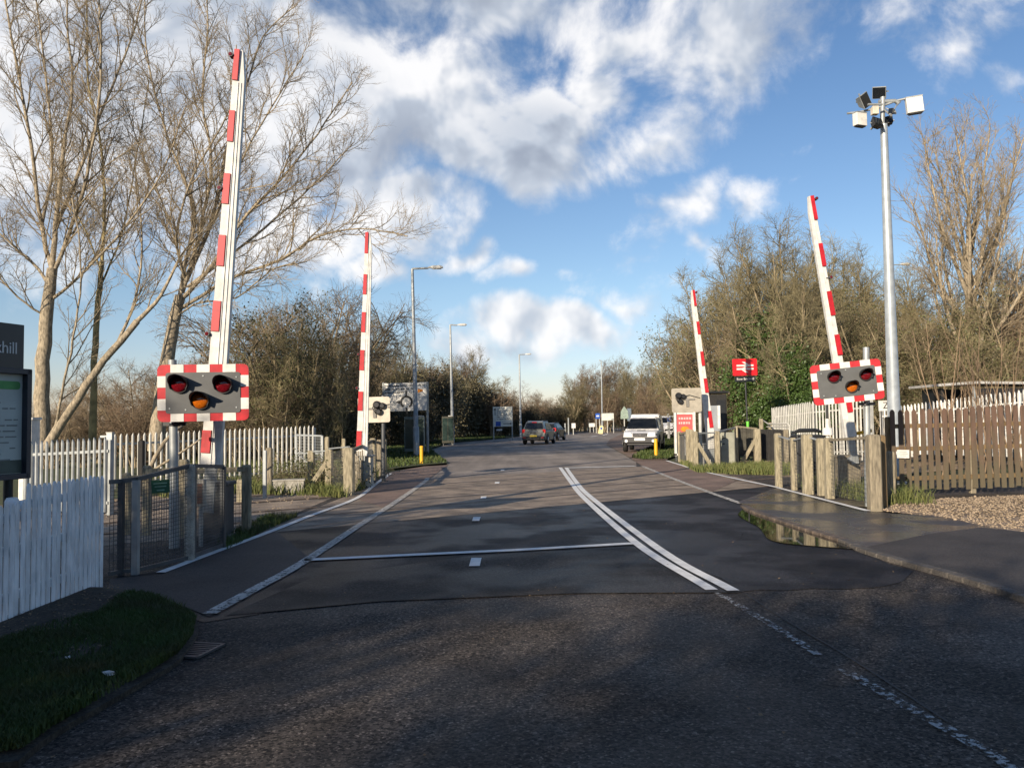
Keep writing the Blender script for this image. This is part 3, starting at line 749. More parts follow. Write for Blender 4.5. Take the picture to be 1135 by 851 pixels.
# ---------------------------------------------------------------- barriers
def barrier(base_px, base_y, top_px, top_y, Y, wb, wt, side, stripes, lamps, label, gz=0, hang=None, mech=True, tipw=.4):
    p0, p1 = P(base_px, base_y, Y), P(top_px, top_y, Y)
    t = thing('crossing_barrier', label, 'level crossing barrier', (p0.x, Y + .25, gz), 'raised barriers at the crossing')
    ax = (p1 - p0); L = ax.length; ax.normalize(); sd = Vector((ax.z, 0, -ax.x))      # to the right in the picture
    def q(s, u, wv): return p0 + ax * (s * L) + sd * u + Vector((0, wv, 0))
    wd = lambda s: wb + (wt - wb) * s
    # boom: hollow looking box with ribs; side=+1 striped face on the left
    b = MB(); S = [0, .25, .5, .75, .93, 1.0]; vs = []
    for s in S:
        h = wd(s) / 2; r_ = h if s < .95 else h * tipw; l_ = h
        a0, a1 = (-l_, r_) if side > 0 else (-r_, l_)
        vs += [q(s, a0, -.05), q(s, a1, -.02), q(s, a1, .07), q(s, a0, .05)]
    fs = [(3, 2, 1, 0), (4*5, 4*5+1, 4*5+2, 4*5+3)]
    for i in range(5):
        for k in range(4): fs.append((4*i+k, 4*i+(k+1) % 4, 4*i+4+(k+1) % 4, 4*i+4+k))
    b.add(vs, fs)
    for f in (.52, .76):                       # ribs of the unstriped flange
        u0, u1 = side * wd(0) * (f - .5), side * wd(.92) * (f - .5)
        dd = lambda u, s: -.05 + .03 * ((u / wd(s)) * side + .5)
        b.beam(q(0, u0, dd(u0, 0) - .006), q(.92, u1, dd(u1, .92) - .006),   .008, .012, up=(0, 1, 0))
    bo = b.build('boom', paintw, t)
    for (s0, s1) in stripes:
        b = MB(); e = []
        for s in (s0, s1):
            h = wd(s) / 2; a, c = (-h - .003, -h + wd(s) * .46) if side > 0 else (h - wd(s) * .46, h + .003)
            e += [q(s, a, -.068), q(s, c, -.064), q(s, c, -.03), q(s, a, .052)]
        b.add(e, [(0,1,5,4), (1,2,6,5), (2,3,7,6), (3,0,4,7), (3,2,1,0), (4,5,6,7)]); b.build('red_stripe', redp, bo)
    for s in lamps:
        h = wd(s) / 2; b = MB(); c = q(s, -side * (h + .045), -.04)
        b.tube([c + Vector((0, .05, 0)), c + Vector((0, -.055, 0))], .034, 12); b.beam(c, q(s, -side * h * .5, -.03), .02, .02)
        lo = b.build('lamp', galv_d, bo)
        b = MB(); b.tube([c + Vector((0, -.056, 0)), c + Vector((0, -.064, 0))], [.028, .02], 12); b.build('lens', lens_r, lo)
    # mechanism: pedestal, arm carrier, counterweight arms
    cx, cy = p0.x, Y + .27
    b = MB(); pw = .36 if Y < 15 else .46; b.box((cx, cy, gz + .38), (pw, .34, .76)); b.box((cx, cy, gz + .78), (pw + .06, .40, .05)); b.box((cx, cy, gz + .02), (pw + .1, .45, .08))
    b.build('pedestal', galv_w if hang is None else hang, t, bevel=.012)
    b = MB(); b.beam(q(-.11, 0, .0), q(.05, 0, .0), wb * .6, .035, up=(0, 1, 0)); b.beam(q(-.11, side*.0, .0) + Vector((0, .1, 0)), q(.02, 0, .12), .09, .05, up=(0, 1, 0))
    b.tube([(cx, Y - .02, gz + .72), (cx, Y + .3, gz + .72)], .06, 14)
    b.build('arm_carrier', galv, t)
    return t, q
st = [(i, j) for i, j in ((.925, 1.0), (.775, .85), (.624, .697), (.474, .548), (.318, .39), (.03, .083))]
barrier(233.8, 516, 267.5, 57, 11.55, .27, .15, 1, st, (.985, .66, .31), 'nearest raised red and white barrier boom, behind the left signal board', hang=galv_d)
st = [(.905, 1.0), (.72, .81), (.55, .64), (.38, .47), (.20, .285), (.03, .11)]
barrier(401, 505, 409, 258, 21, .28, .16, 1, st, (.45, .3), 'raised barrier boom beyond the tracks on the left, behind the thick corner post', hang=cream)
st = [(.90, 1.0), (.705, .80), (.50, .60), (.335, .42), (.10, .235)]
barrier(943, 484, 897, 218, 17.6, .25, .15, -1, st, (.985, .655), 'raised barrier boom on the right, passing behind the tilted signal board', gz=.0, hang=wood_grey)
st = [(.90, 1.0), (.72, .80), (.52, .61), (.35, .44), (.13, .235)]
barrier(789, 497, 767, 322, 27.6, .28, .16, -1, st, (.985,), 'raised barrier boom beyond the tracks on the right, beside the grey lineside cabinet', hang=galv_w)
# ---------------------------------------------------------------- station sign and notice board on the left
a, c = P(-90, 430, 6.75), P(28, 430, 7.7)
yaw = math.atan2(c.y - a.y, c.x - a.x); Wd = (Vector((c.x, c.y)) - Vector((a.x, a.y))).length
mid = (a + c) / 2
t = thing('station_sign', 'dark station name board above a glazed notice board behind the white picket fence', 'station sign', (mid.x, mid.y, 0))
zt = P(14, 359, 7.55).z; z1 = P(14, 409, 7.55).z; z2 = P(20, 530, 7.6).z
M = frame((mid.x, mid.y, 0), yaw)
b = MB(M); b.box((-.02, 0, (zt+z1)/2), (Wd - .05, .06, zt - z1)); hp = b.build('header_panel', mat('sign_black', (.02,.021,.024), .35, .15, 6), t, bevel=.004)
text_mesh('lettering', 'Bow Brickhill', .155, M @ Matrix.Translation((Wd/2 - .115, -.033, P(5, 386, 7.5).z)), paintw, hp, align='RIGHT', spacing=.95)
b = MB(M); zc = (z1+z2)/2; hh = z1 - z2
for (x, z, sx, sz) in ((0, z1 - .02, Wd, .05), (0, z2 + .02, Wd, .05), (-Wd/2 + .025, zc, .05, hh), (Wd/2 - .02, zc, .05, hh)): b.box((x, -.03, z), (sx, .10, sz))
b.box((0, .01, zc), (Wd - .02, .03, hh - .02)); nb = b.build('notice_frame', mat('frame_slate', (.025,.028,.04), .4, .2, 6), t, bevel=.003)
b = MB(M); b.box((0, -.012, zc), (Wd - .09, .008, hh - .08)); po = b.build('poster', mat('poster_paper', (.50,.54,.50), .6, .12, 3), nb)
b = MB(M); b.prism(rrect(.46, .075, .03, cx=Wd/2 - .30, cy=z1 - .15), .017, .020); b.build('poster_heading', mat('poster_green', (.10,.33,.10), .6), po)
b = MB(M); b.box((0, -.018, z2 + .11), (Wd - .09, .006, .12)); b.build('poster_footer', mat('poster_dark', (.08,.10,.08), .6), po)
b = MB(M); rr = random.Random(4)
for k in range(13):
    z = z1 - .26 - k * .052; x = -.55
    while x < Wd/2 - .1:
        l = rr.uniform(.04, .13)
        if x + l < Wd/2 - .07 and rr.random() < .8: b.box((x + l/2, -.017, z), (l, .004, .012))
        x += l + .02
b.build('poster_print', mat('print_grey', (.22,.24,.23), .6), po)
b = MB(M)
for x in (-Wd/2 + .2, Wd/2 - .12): b.tube([(x, .05, -.1), (x, .05, zt - .05)], .04, 10)
b.build('post', black_m, t)
# ---------------------------------------------------------------- white picket fence
fx = -4.05
t = thing('picket_fence', 'white painted picket fence in shade beside the grass verge at the lower left', 'picket fence', (fx, 6.5, 0))
b = MB(); rr = random.Random(2); y = 4.2; i = 0
while y < 8.12:
    hgt = 1.13 if y > 6.82 else 1.0
    hgt += rr.uniform(-.012, .012); zz = .03; x = fx + rr.uniform(-.004, .004); w2 = .0285; th = .009; ln = rr.uniform(-.006, .006)
    prof = [(-w2, zz), (w2, zz), (w2 + ln, hgt - .03), (w2*.35 + ln, hgt), (-w2*.35 + ln, hgt), (-w2 + ln, hgt - .03)]
    vs = [(x, y + u, z) for u, z in prof] + [(x + th, y + u, z) for u, z in prof]; n = 6
    b.add(vs, [tuple(range(n)), tuple(range(2*n-1, n-1, -1))] + [(k, (k+1) % n, n+(k+1) % n, n+k) for k in range(n)])
    y += .0765; i += 1
b.build('pickets', pickw, t)
b = MB()
for z, y0, y1 in ((.25, 4.2, 8.12), (.62, 4.2, 8.12), (.97, 6.82, 8.12), (.88, 4.2, 6.8)): b = MB(); b.beam((fx - .022, y0, z), (fx - .022, y1, z), .035, .07); b.build('rail', pickw, t)
for y in (4.4, 6.8, 8.05):
    b = MB(); b.post(fx - .09, y, -.1, 1.03 if y > 6.7 else .95, .09, .09); b.build('post', pickw, t)
# ---------------------------------------------------------------- palisade fences
def palisade(name, A, B, hA, hB, m, label, pitch=.165, wdp=.062, posts=6, group=None, trail=0, cat='palisade fence', clear=.06, face=-1):
    """A, B: ground points; hA, hB: top heights above them"""
    A = Vector(A); B = Vector(B); d = (B - A); L = Vector((d.x, d.y)).length; u = Vector((d.x, d.y, 0)).normalized(); n_ = Vector((-u.y, u.x, 0)) * face * -1
    if n_.y > 0: n_ = -n_
    t = thing(name, label, cat, A, group); b = MB(); rr = random.Random(len(label)); N = int(L / pitch)
    for i in range(N):
        f = (i + .5) / N; p = A.lerp(B, f); h = hA + (hB - hA) * f; w2 = wdp / 2; z0 = p.z + clear; z1 = p.z + h + rr.uniform(-.008, .008)
        o = n_ * .035
        ring = []
        for z, k in ((z0, 1), (z1 - .07, 1), (z1, .12)):
            for (s, dd) in ((-1, -.012), (-.45, .01), (.45, .01), (1, -.012)):
                q = Vector((p.x, p.y, z)) + o + u * (w2 * s * k) + n_ * dd; ring.append(q)
        vs = ring + [q - n_ * .005 for q in ring]
        fs = []
        for r in (0, 4):
            for s in range(3): fs += [(r+s, r+s+1, r+s+5, r+s+4), (12+r+s+1, 12+r+s, 12+r+s+4, 12+r+s+5)]
        for r in (0, 4): fs += [(r, r+4, 12+r+4, 12+r), (r+3, 12+r+3, 12+r+7, r+7)]
        b.add(vs, fs)
    b.build('pales', m, t)
    for hf in (.16, .82):
        b = MB(); b.beam(A + Vector((0, 0, hA * hf)), B + Vector((0, 0, hB * hf)), .045, .05); b.build('rail', m, t)
    for i in range(posts + 1):
        f = i / posts; p = A.lerp(B, f); b = MB(); b.box((p.x - n_.x*.05, p.y - n_.y*.05, p.z + (hA + (hB - hA) * f) * .47), (.06, .10, (hA + (hB - hA) * f) * .98), math.atan2(u.y, u.x)); b.build('post', m, t)
    return t
def top_h(px, py, g): return P(px, py, g.y).z - g.z
def gy(px, Y, z=0):                      # ground point seen in column px at distance Y
    p = P(px, 470, Y); return Vector((p.x, Y, z))
g0, g1 = gy(28, 15.5), gy(121, 15.0)
palisade('palisade_fence', g0, g1, top_h(28, 490, g0), top_h(121, 484, g1), galv, 'nearest grey steel palisade fence, behind the white picket fence', pitch=.118, wdp=.06, posts=1)
g0, g1 = gy(124, 20.5), gy(349, 24.5)
palisade('palisade_fence', g0, g1, top_h(124, 481, g0), top_h(349, 471.5, g1), galv_w, 'long pale steel palisade fence beyond the tracks on the left, behind the signal board', pitch=.142, wdp=.068, posts=4)
b = MB()
t = thing('gate_post', 'tall pale square steel gate post between the two left palisade fences', 'gate post', gy(122.5, 15.2))
g = gy(122.5, 15.2); hh = top_h(122, 480, g); b.box((g.x, g.y, hh/2), (.10, .10, hh)); b.box((g.x - .1, g.y, hh - .06), (.16, .05, .04)); b.build('post', galv, t)
b = MB(); b.box((g.x, g.y, hh + .01), (.115, .115, .02)); b.build('cap', galv_w, t)
t = thing('lineside_cabinet', 'tall narrow white cabinet beside the notice board at the left edge', 'cabinet', gy(33, 17))
g = gy(33, 17); hh = top_h(33, 465, g); b = MB(); b.box((g.x, g.y, hh/2), (.26, .3, hh)); cb = b.build('body', paintw, t, bevel=.01)
b = MB(); b.box((g.x, g.y, hh + .02), (.31, .35, .05)); b.build('cap', paintw, t); b = MB(); b.box((g.x, g.y - .155, hh*.5), (.21, .012, hh*.9)); dr = b.build('door', whitep, t)
# right palisade runs
g0, g1 = gy(856, 32, .0), gy(900, 28.5, .1)
palisade('palisade_fence', g0, g1, top_h(856, 452, g0), top_h(900, 445, g1), galv_w, 'pale palisade fence left of the tilted signal board, in front of the ivy trees', pitch=.15, wdp=.075, posts=3)
g0, g1 = gy(900.5, 28.5, .1), gy(965, 26, .2)
palisade('palisade_fence', g0, g1, top_h(901, 445, g0), top_h(965, 438, g1), galv_w, 'pale palisade fence seen behind the tilted signal board on the right', pitch=.15, wdp=.07, posts=2)
g0, g1 = gy(976, 30, .25), gy(1180, 23.0, .35)
palisade('palisade_fence', g0, g1, top_h(976, 452.5, g0), top_h(1180, 426, g1), paintw, 'white palisade fence standing behind the brown wooden fence', pitch=.165, wdp=.08, posts=5)
g0, g1 = gy(985, 46, .3), gy(1060, 44, .3)
palisade('palisade_fence', g0, g1, top_h(985, 443, g0), top_h(1060, 446, g1), paintw, 'far low stretch of white palisade fence below the trees, right of the tall mast', pitch=.165, wdp=.08, posts=3)
# ---------------------------------------------------------------- brown wooden fence on the right
tb = thing('wooden_fence', 'brown weathered wooden pale fence in front of the gravel on the right', 'wooden fence', (8, 17.4, 0))
brown = mat('brown_pale', (.165,.098,.068), .85, .3, 3, bump=.7, bscale=40, stretch=(5, 5, .8), col2=(.10,.066,.047))
_t = brown.node_tree; _b = _t.nodes['Principled BSDF']; _src = _b.inputs['Base Color'].links[0].from_socket
_g = nn(_t, 'ShaderNodeNewGeometry'); _s = nn(_t, 'ShaderNodeSeparateXYZ'); _t.links.new(_g.outputs['Position'], _s.inputs[0])
_n = nn(_t, 'ShaderNodeTexNoise'); _n.inputs['Scale'].default_value = 5; _n.inputs['Detail'].default_value = 5; _t.links.new(_g.outputs['Position'], _n.inputs['Vector'])
_m = nn(_t, 'ShaderNodeMix', data_type='RGBA'); _t.links.new(mrange(_t, mth(_t, 'MULTIPLY_ADD', _n.outputs[0], 1.6, _s.outputs[2]), .9, 2.5), _m.inputs[0])
_m.inputs[6].default_value = (.115, .094, .057, 1); _t.links.new(_src, _m.inputs[7]); _t.links.new(_m.outputs[2], _b.inputs['Base Color'])
brown_a = mat('brown_pale_algae', (.19,.13,.065), .9, .35, 3, bump=.7, bscale=40, stretch=(5, 5, .8))
A = Vector((P(985, 500, 17.0).x, 17.0, 0)); B = Vector((14.6, 17.9, 0)); d = (B - A); L = d.length; u = d.normalized(); n_ = Vector((u.y, -u.x, 0))
rr = random.Random(9); b = MB(); N = int(L / .165); lz = hz(17.2)
tone = []
for i in range(N):
    s = (i + .5) * .165; p = A + u * s; w2 = .052 + rr.uniform(-.004, .004); ln = rr.uniform(-.022, .022); z0 = .11 + rr.uniform(-.02, .03); z1 = P(985, 455, 17.0).z + (s / L) * .22 + rr.uniform(-.02, .02)
    zm = z0 + rr.uniform(.45, .85)
    lev = [(z0, 1, 0), (zm, 1, ln*.5), (z1 - .05, 1, ln), (z1, .35, ln)]; vs = []
    for (z, k, l) in lev:
        for (s_, dd) in ((-1, 0), (1, 0), (1, .02), (-1, .02)):
            vs.append(Vector((p.x, p.y, z)) + u * (w2 * s_ * k + l) + n_ * (.03 + dd + (0 if i % 2 else .004)))
    for q in range(3):
        b.cur = 0; o4 = 4 * q
        b.add([vs[o4 + k] for k in range(8)], [(0,1,5,4), (1,2,6,5), (2,3,7,6), (3,0,4,7)] + ([(3,2,1,0)] if q == 0 else []) + ([(4,5,6,7)] if q == 2 else []))
b.build('pales', brown, tb)
for z in (.34, .95, 1.42): b = MB(); b.beam(A + Vector((0, 0, z)), B + Vector((0, 0, z + .05)), .04, .09); b.build('rail', brown_a, tb)
for s in (.05, 1.9, 3.75, 5.6):
    p = A + u * s - n_ * .06; b = MB(); b.post(p.x, p.y, -.1, 1.62, .12, .12); b.build('post', wood_grey if s > 1 else brown_a, tb)
p = A + u * 1.62; b = MB(); p = P(1001, 503, 16.93)
b = MB(frame(p, 0, R(2)))
b.box((0, 0, 0), (.25, .008, .17)); nt_ = b.build('notice', whitep, tb)
b = MB(frame(p, 0, R(2)))
for k, l in enumerate((.15, .19, .12)): b.box((0, -.006, .045 - k * .04), (l, .003, .008))
b.build('print', mat('print_grey', (.22,.24,.23), .6), nt_)
# ---------------------------------------------------------------- wire mesh fences with posts
def mesh_panel(b, p0, p1, z0a, z1a, z0b, z1b, step=.052, r=.0016):
    p0 = Vector(p0); p1 = Vector(p1); L = (p1 - p0).length; n = max(1, int(L / step))
    def q(f, g_): 
        lo = z0a + (z0b - z0a) * f; hi = z1a + (z1b - z1a) * f; p = p0.lerp(p1, f); return Vector((p.x, p.y, lo + (hi - lo) * g_))
    for i in range(n + 1): b.beam(q(i/n, 0), q(i/n, 1), r*2, r*2, up=(0, 1, 0))
    m_ = max(1, int((z1a - z0a) / step))
    for j in range(m_ + 1): b.beam(q(0, j/m_), q(1, j/m_), r*2, r*2)
# near-left barrier compound: galvanised frames with wire mesh
def pt_post(px, base_py, top_py, z=0):
    g_ = G(px, base_py, z); return g_, P(px, top_py, g_.y).z
t = thing('mesh_fence', 'dark framed wire mesh fence with a green sign, just past the white picket fence', 'mesh fence', G(150, 637))
pp = [pt_post(121, 641, 534), pt_post(134, 638, 533), pt_post(150, 637, 531), pt_post(210, 622, 516), pt_post(247, 608, 517)]
for k in (1, 2):
    g_, h_ = pp[k]; b = MB(); b.box((g_.x, g_.y, h_/2 - .03), (.065 if k == 2 else .045, .065, h_ + .04)); b.build('post', galv if k == 2 else galv_d, t)
g_, h_ = pp[3]; b = MB(); b.post(g_.x, g_.y, -.1, h_ + .02, .10, .10); b.build('post', concrete, t)
b = MB(); b.box((pp[4][0].x, pp[4][0].y, pp[4][1]/2), (.06, .06, pp[4][1])); b.build('post', galv_d, t)
for f_ in (.12,): q_ = pp[3][0].lerp(pp[4][0], f_); b = MB(); b.box((q_.x, q_.y, pp[3][1]/2), (.045, .045, pp[3][1] - .02)); b.build('post', galv_d, t)
for (i, j) in ((0, 1), (1, 2), (2, 3), (3, 4)):
    (ga, ha), (gb, hb) = pp[i], pp[j]; b = MB()
    mesh_panel(b, ga, gb,   .06, ha - .02, .06, hb - .02, .04, .0024); pn = b.build('wire_panel', galv_d, t)
    b = MB(); b.beam((ga.x, ga.y, ha), (gb.x, gb.y, hb), .04, .045); b.beam((ga.x, ga.y, .05), (gb.x, gb.y, .05), .035, .04); b.build('rail', galv_d, t)
gs = P(180.5, 538.5, 9.15); M = frame(gs + Vector((0, -.06, 0)), R(72) - R(60), R(-3))
b = MB(M); b.box((0, 0, 0), (.19, .006, .145)); sg = b.build('sign_plate', green_m, t)
b = MB(M)
for k, l in enumerate((.14, .12)): b.box((0, -.005, .035 - k*.035), (l, .003, .012))
b.box((0, -.005, -.04), (.08, .003, .016)); b.build('sign_print', mat('print_pale_green', (.2,.35,.24), .6), sg)
# timber posts and rails standing behind that mesh
def wood_post(px, base_py, top_py, wpx, m=None, label=None, parent=None, z=None, cap=.03, Y=None, lean=0):
    g_ = Gp(px, base_py) if z is None else G(px, base_py, z)
    if Y: g_ = gy(px, Y, 0)
    h_ = P(px, top_py, g_.y).z; w_ = wpx / FPX * g_.y; b = MB(); b.post(g_.x, g_.y, g_.z - .08, h_, w_, w_, 0, cap, lean=(lean, 0)); return b.build('post', m or wood, parent), g_, h_
tf = thing('timber_fence', 'row of short sawn timber posts with a handrail behind the left wire mesh fence', 'timber fence', gy(200, 11.8))
P5 = []
for (px, Y, tp, wp) in ((141, 12.3, 524, 8), (163.5, 12.2, 516, 8), (204, 12.0, 509, 10), (273.5, 12.2, 515, 9)):
    o, g_, h_ = wood_post(px, 0, tp, wp, parent=tf, Y=Y); P5.append((g_, h_))
b = MB()
for k in range(3):
    (ga, ha), (gb, hb) = P5[k], P5[k+1]; z_ = min(ha, hb) - .08; b.beam((ga.x, ga.y - .06, z_), (gb.x, gb.y - .06, z_ + (0.02)), .035, .075)
b.build('rail', wood, tf)
b = MB(); mesh_panel(b, P5[2][0], P5[3][0], .1, .95, .1, .95, .05, .0018); b.build('wire_panel', galv_d, tf)
g_ = gy(157, 19.6); b = MB(); b.post(g_.x, g_.y, -.05, P(157, 488, 19.6).z, .13, .13); tag(b.build('blackened_post', wood_dark), 'dark stub post in front of the left palisade fence', 'post')
bx = MB(); g_ = gy(224, 11.0); bx.box((g_.x, g_.y, .55), (.13, .16, 1.0)); 
t = thing('telephone_box', 'small cream box with a brown panel behind the mesh fence, under the left signal board', 'control box', gy(223.5, 11.0)); b = MB(); g_ = gy(223.5, 11.0)
z0, z1 = P(223, 561, 11).z, P(223, 531, 11).z; b.box((g_.x, g_.y, (z0+z1)/2), (.11, .10, z1 - z0)); b.build('case', cream, t, bevel=.008)
b = MB(); b.box((g_.x, g_.y - .054, (z0+z1)/2 - .01), (.065, .008, (z1 - z0)*.72)); b.build('panel', mat('rust_panel', (.25,.11,.06), .7), t)
b = MB(); b.tube([(g_.x, g_.y, -.05), (g_.x, g_.y, z0)], .03, 8); b.build('stand', galv_w, t)
# far-left compound
def fence_group(name, label, posts, rails, meshes, braces, loc, m=None, extra=None):
    t = thing(name, label, 'timber fence', loc); Q = []
    for (px, base, top, wp, mm) in posts:
        o, g_, h_ = wood_post(px, base, top, wp, m=mm, parent=t); Q.append((g_, h_))
    for (i, j, dz, mm, sz) in rails:
        (ga, ha), (gb, hb) = Q[i], Q[j]; b = MB(); b.beam((ga.x, ga.y, ha - dz), (gb.x, gb.y, hb - dz), .05, sz); b.build('rail', mm, t)
    for (i, j, z0) in meshes:
        (ga, ha), (gb, hb) = Q[i], Q[j]; b = MB(); mesh_panel(b, ga, gb, ga.z + z0, ha - .06, gb.z + z0, hb - .06, .075, .0022); b.build('wire_panel', galv_d, t)
    for (pa_, pb_, i) in braces:
        Yb = Q[i][0].y - .02; b = MB(); p, q_ = P(*pa_, Yb), P(*pb_, Yb); p.z = max(p.z, .02); b.beam(p, q_, .09, .11); b.build('brace', wood, t)
    return t, Q
t, Q = fence_group('timber_fence', 'timber posts and boards around the base of the far left barrier, with a sloping brace', [
    (345, 542, 499, 7, wood), (365, 543.5, 498, 8, wood), (387, 549, 496, 11, wood), (404, 538, 489, 7, wood_grey), (413.5, 532, 485.5, 6.5, wood), (420.5, 528, 487, 5, wood_grey), (426, 524, 486.5, 5, wood)],
    [(0, 1, .03, galv, .03), (1, 2, -.02, galv, .03), (2, 3, .1, wood_grey, .08), (3, 4, .08, wood_grey, .08), (4, 5, .1, wood_grey, .07), (5, 6, .1, wood_grey, .07)],
    [(0, 1, .1), (1, 2, .1), (3, 4, .1), (5, 6, .1)], [((341, 544), (363, 511), 1)], G(387, 549))
(ga, ha), (gb, hb) = Q[2], Q[3]; b = MB()
for k in range(7):
    f = (k + .8) / 8; p = ga.lerp(gb, f); b.box((p.x, p.y, (ha - .12) * .5), (.19, .03, (ha - .12 - .02*(k % 3)) * .97), R(100))
b.build('boarding', wood_grey, t)
for (px, Y, tp, wp, lb) in ((362.5, 22.5, 484, 4.5, 'upright timber post behind the sloping brace, left of the far left barrier'), (381, 22.5, 486, 4, 'slim timber post just left of the far left barrier boom')):
    g_ = gy(px, Y); b = MB(); b.post(g_.x, g_.y, -.05, P(px, tp, Y).z, wp/FPX*Y, wp/FPX*Y); tag(b.build('timber_post', wood), lb, 'post')
# concrete troughs and dim clutter by the rails at left
for (px, bs, tp, wp, mm, lb) in ((298.5, 547, 496, 6.5, wood_grey, 'grey timber post standing alone on the left trackside'), (293.5, 552, 499, 4, galv, 'slim steel post with a white cap beside the lone timber post'), (266.5, 556, 531, 7, wood, 'short stump-like timber post by the left trackside')):
    g_ = G(px, bs); b = MB(); w_ = wp/FPX*g_.y; b.post(g_.x, g_.y, -.05, P(px, tp, g_.y).z, w_, w_); tag(b.build('trackside_post', mm), lb, 'post')
t = thing('cable_trough', 'low pale concrete trough block on the left trackside', 'concrete trough', G(318, 547)); g_ = G(316, 546); b = MB(); b.box((g_.x, g_.y, .14), (.9, .35, .28), R(10)); b.build('trough', concrete, t, bevel=.02)
b = MB(); b.box((g_.x, g_.y, .30), (.94, .38, .04), R(10)); b.build('lid', concrete, t, bevel=.01)
# mesh gate far left
t = thing('mesh_gate', 'galvanised wire mesh gate standing open at the end of the left palisade fence', 'gate', gy(343, 23))
ga, gb = gy(328, 23.2), gy(357, 22.6); za, zb = P(328, 482, 23.2).z, P(357, 483, 22.6).z; b = MB()
mesh_panel(b, ga, gb, .15, za, .15, zb, .08, .003); b.build('wire_panel', galv, t); b = MB()
for p, z in ((ga, za), (gb, zb)): b.beam((p.x, p.y, 0), (p.x, p.y, z), .06, .06, up=(0, 1, 0))
for z in (.12, .62, 1.0): b.beam((ga.x, ga.y, za*z), (gb.x, gb.y, zb*z), .05, .05)
b.beam((ga.x, ga.y, za*.62), (gb.x, gb.y, zb*.2), .03, .03); b.build('gate_frame', galv, t)
# right near fence
t, Q = fence_group('timber_fence', 'wire mesh fence on pale timber posts along the right footpath, before the tilted signal', [
    (863.5, 540, 480, 7, wood), (880.5, 543, 485, 6, wood), (896, 547.5, 481, 10.5, wood), (911, 549, 485.5, 8, wood), (920, 552, 485, 9, wood), (970, 563.5, 481.5, 13.5, wood_grey), (979.5, 561, 482, 7, brown_a), (988.5, 557, 500, 8, wood_grey)],
    [(0, 1, .06, galv, .03), (1, 2, .06, galv, .03), (2, 3, .05, galv, .03), (4, 5, .05, wood_grey, .05)], [(0, 1, .1), (1, 2, .1), (2, 3, .1), (4, 5, .08)], [], G(900, 548))
# right far group
t, Q = fence_group('timber_fence', 'pale timber posts with sloping braces around the far right barrier, beyond the tracks', [
    (753.5, 511, 478, 3.5, wood), (757.5, 512, 479, 3, wood_grey), (764, 516.5, 475.5, 6, wood), (767.5, 517.5, 476, 4, wood), (771.5, 520, 478, 5, wood), (795.5, 518.5, 477.5, 5.5, wood), (816.5, 515, 472.5, 4, wood), (840, 514.5, 475, 7, wood), (872, 516, 476, 5, wood_grey)],
    [(0, 2, .1, wood_grey, .08), (4, 5, .06, galv, .05), (5, 6, .04, galv, .05), (6, 7, .0, wood_grey, .06)], [(0, 2, .1), (4, 5, .1)], [((789, 518), (773, 491), 4), ((822, 516.5), (837, 487), 7)], G(800, 518))
t = thing('equipment_cabinet', 'grey steel cabinet door set between the timber posts beyond the tracks', 'cabinet', gy(805, 28.2)); g_ = gy(805.3, 28.2)
z0, z1 = .08, P(805, 479, 28.2).z; b = MB(); b.box((g_.x, g_.y + .15, (z0+z1)/2), (.52, .4, z1 - z0)); b.build('case', mat('cabinet_green_grey', (.27,.27,.22), .55, .15, 4), t, bevel=.01)
b = MB(); b.box((g_.x, g_.y - .06, (z0+z1)/2), (.45, .02, (z1-z0)*.94)); dr = b.build('door', mat('cabinet_door', (.30,.30,.24), .5, .15, 4), t)
b = MB(); b.box((g_.x - .16, g_.y - .08, 1.0), (.04, .03, .12)); b.box((g_.x - .1, g_.y - .08, .98), (.10, .02, .02)); b.tube([(g_.x - .13, g_.y - .09, .78), (g_.x - .13, g_.y - .07, .78)], .03, 8); b.build('handle', black_m, dr)
def boarding(px0, px1, Y0, Y1, top, label, m, z0=.25):
    ga, gb = gy(px0, Y0), gy(px1, Y1); L = (gb - ga).length; n = int(L / .15); t = thing('boarded_fence', label, 'boarded fence', ga); b = MB()
    za, zb = P(px0, top[0], Y0).z, P(px1, top[1], Y1).z; rr = random.Random(n)
    for i in range(n):
        f = (i + .5)/n; p = ga.lerp(gb, f); h = za + (zb - za)*f; b.box((p.x, p.y + (.01 if i % 2 else 0), (z0 + h)/2), (.143, .025, h - z0 - rr.uniform(0, .02)), math.atan2((gb-ga).y, (gb-ga).x))
    b.build('boards', m, t); b = MB(); b.beam(ga + Vector((0, .04, za - .2)), gb + Vector((0, .04, zb - .2)), .05, .08); b.build('rail', m, t)
    for f in (0.02, .98): p = ga.lerp(gb, f); b = MB(); b.post(p.x, p.y + .08, -.05, za - .05, .1, .1); b.build('post', wood_dark, t)
boarding(818, 836, 30.5, 30.5, (475, 475), 'dark weathered boards between the braced timber posts beyond the tracks', mat('boards_olive', (.07,.065,.05), .85, .4, 5))
boarding(842, 874, 30, 29, (475.5, 476), 'black boarded fence panel beyond the tracks on the right', wood_dark, .1)
# tubular handrail
t = thing('handrail', 'grey tubular handrail in front of the pale palisade fence on the right', 'handrail', gy(870, 31)); b = MB(); z_ = P(860, 470, 31).z
b.tube([P(846, 466, 34), P(852, 470, 31), P(873, 469.5, 29), P(875, 471, 29), gy(875.5, 29)], .03, 8); b.tube([P(850, 473, 31), P(875, 473, 29)], .02, 8); b.build('tube', galv_w, t)
for px, Y in ((843.5, 33), (854, 32)):
    g_ = gy(px, Y); b = MB(); b.post(g_.x, g_.y, -.05, P(px, 464 if px < 850 else 468, Y).z, .16, .16); b.build('post', wood, t)
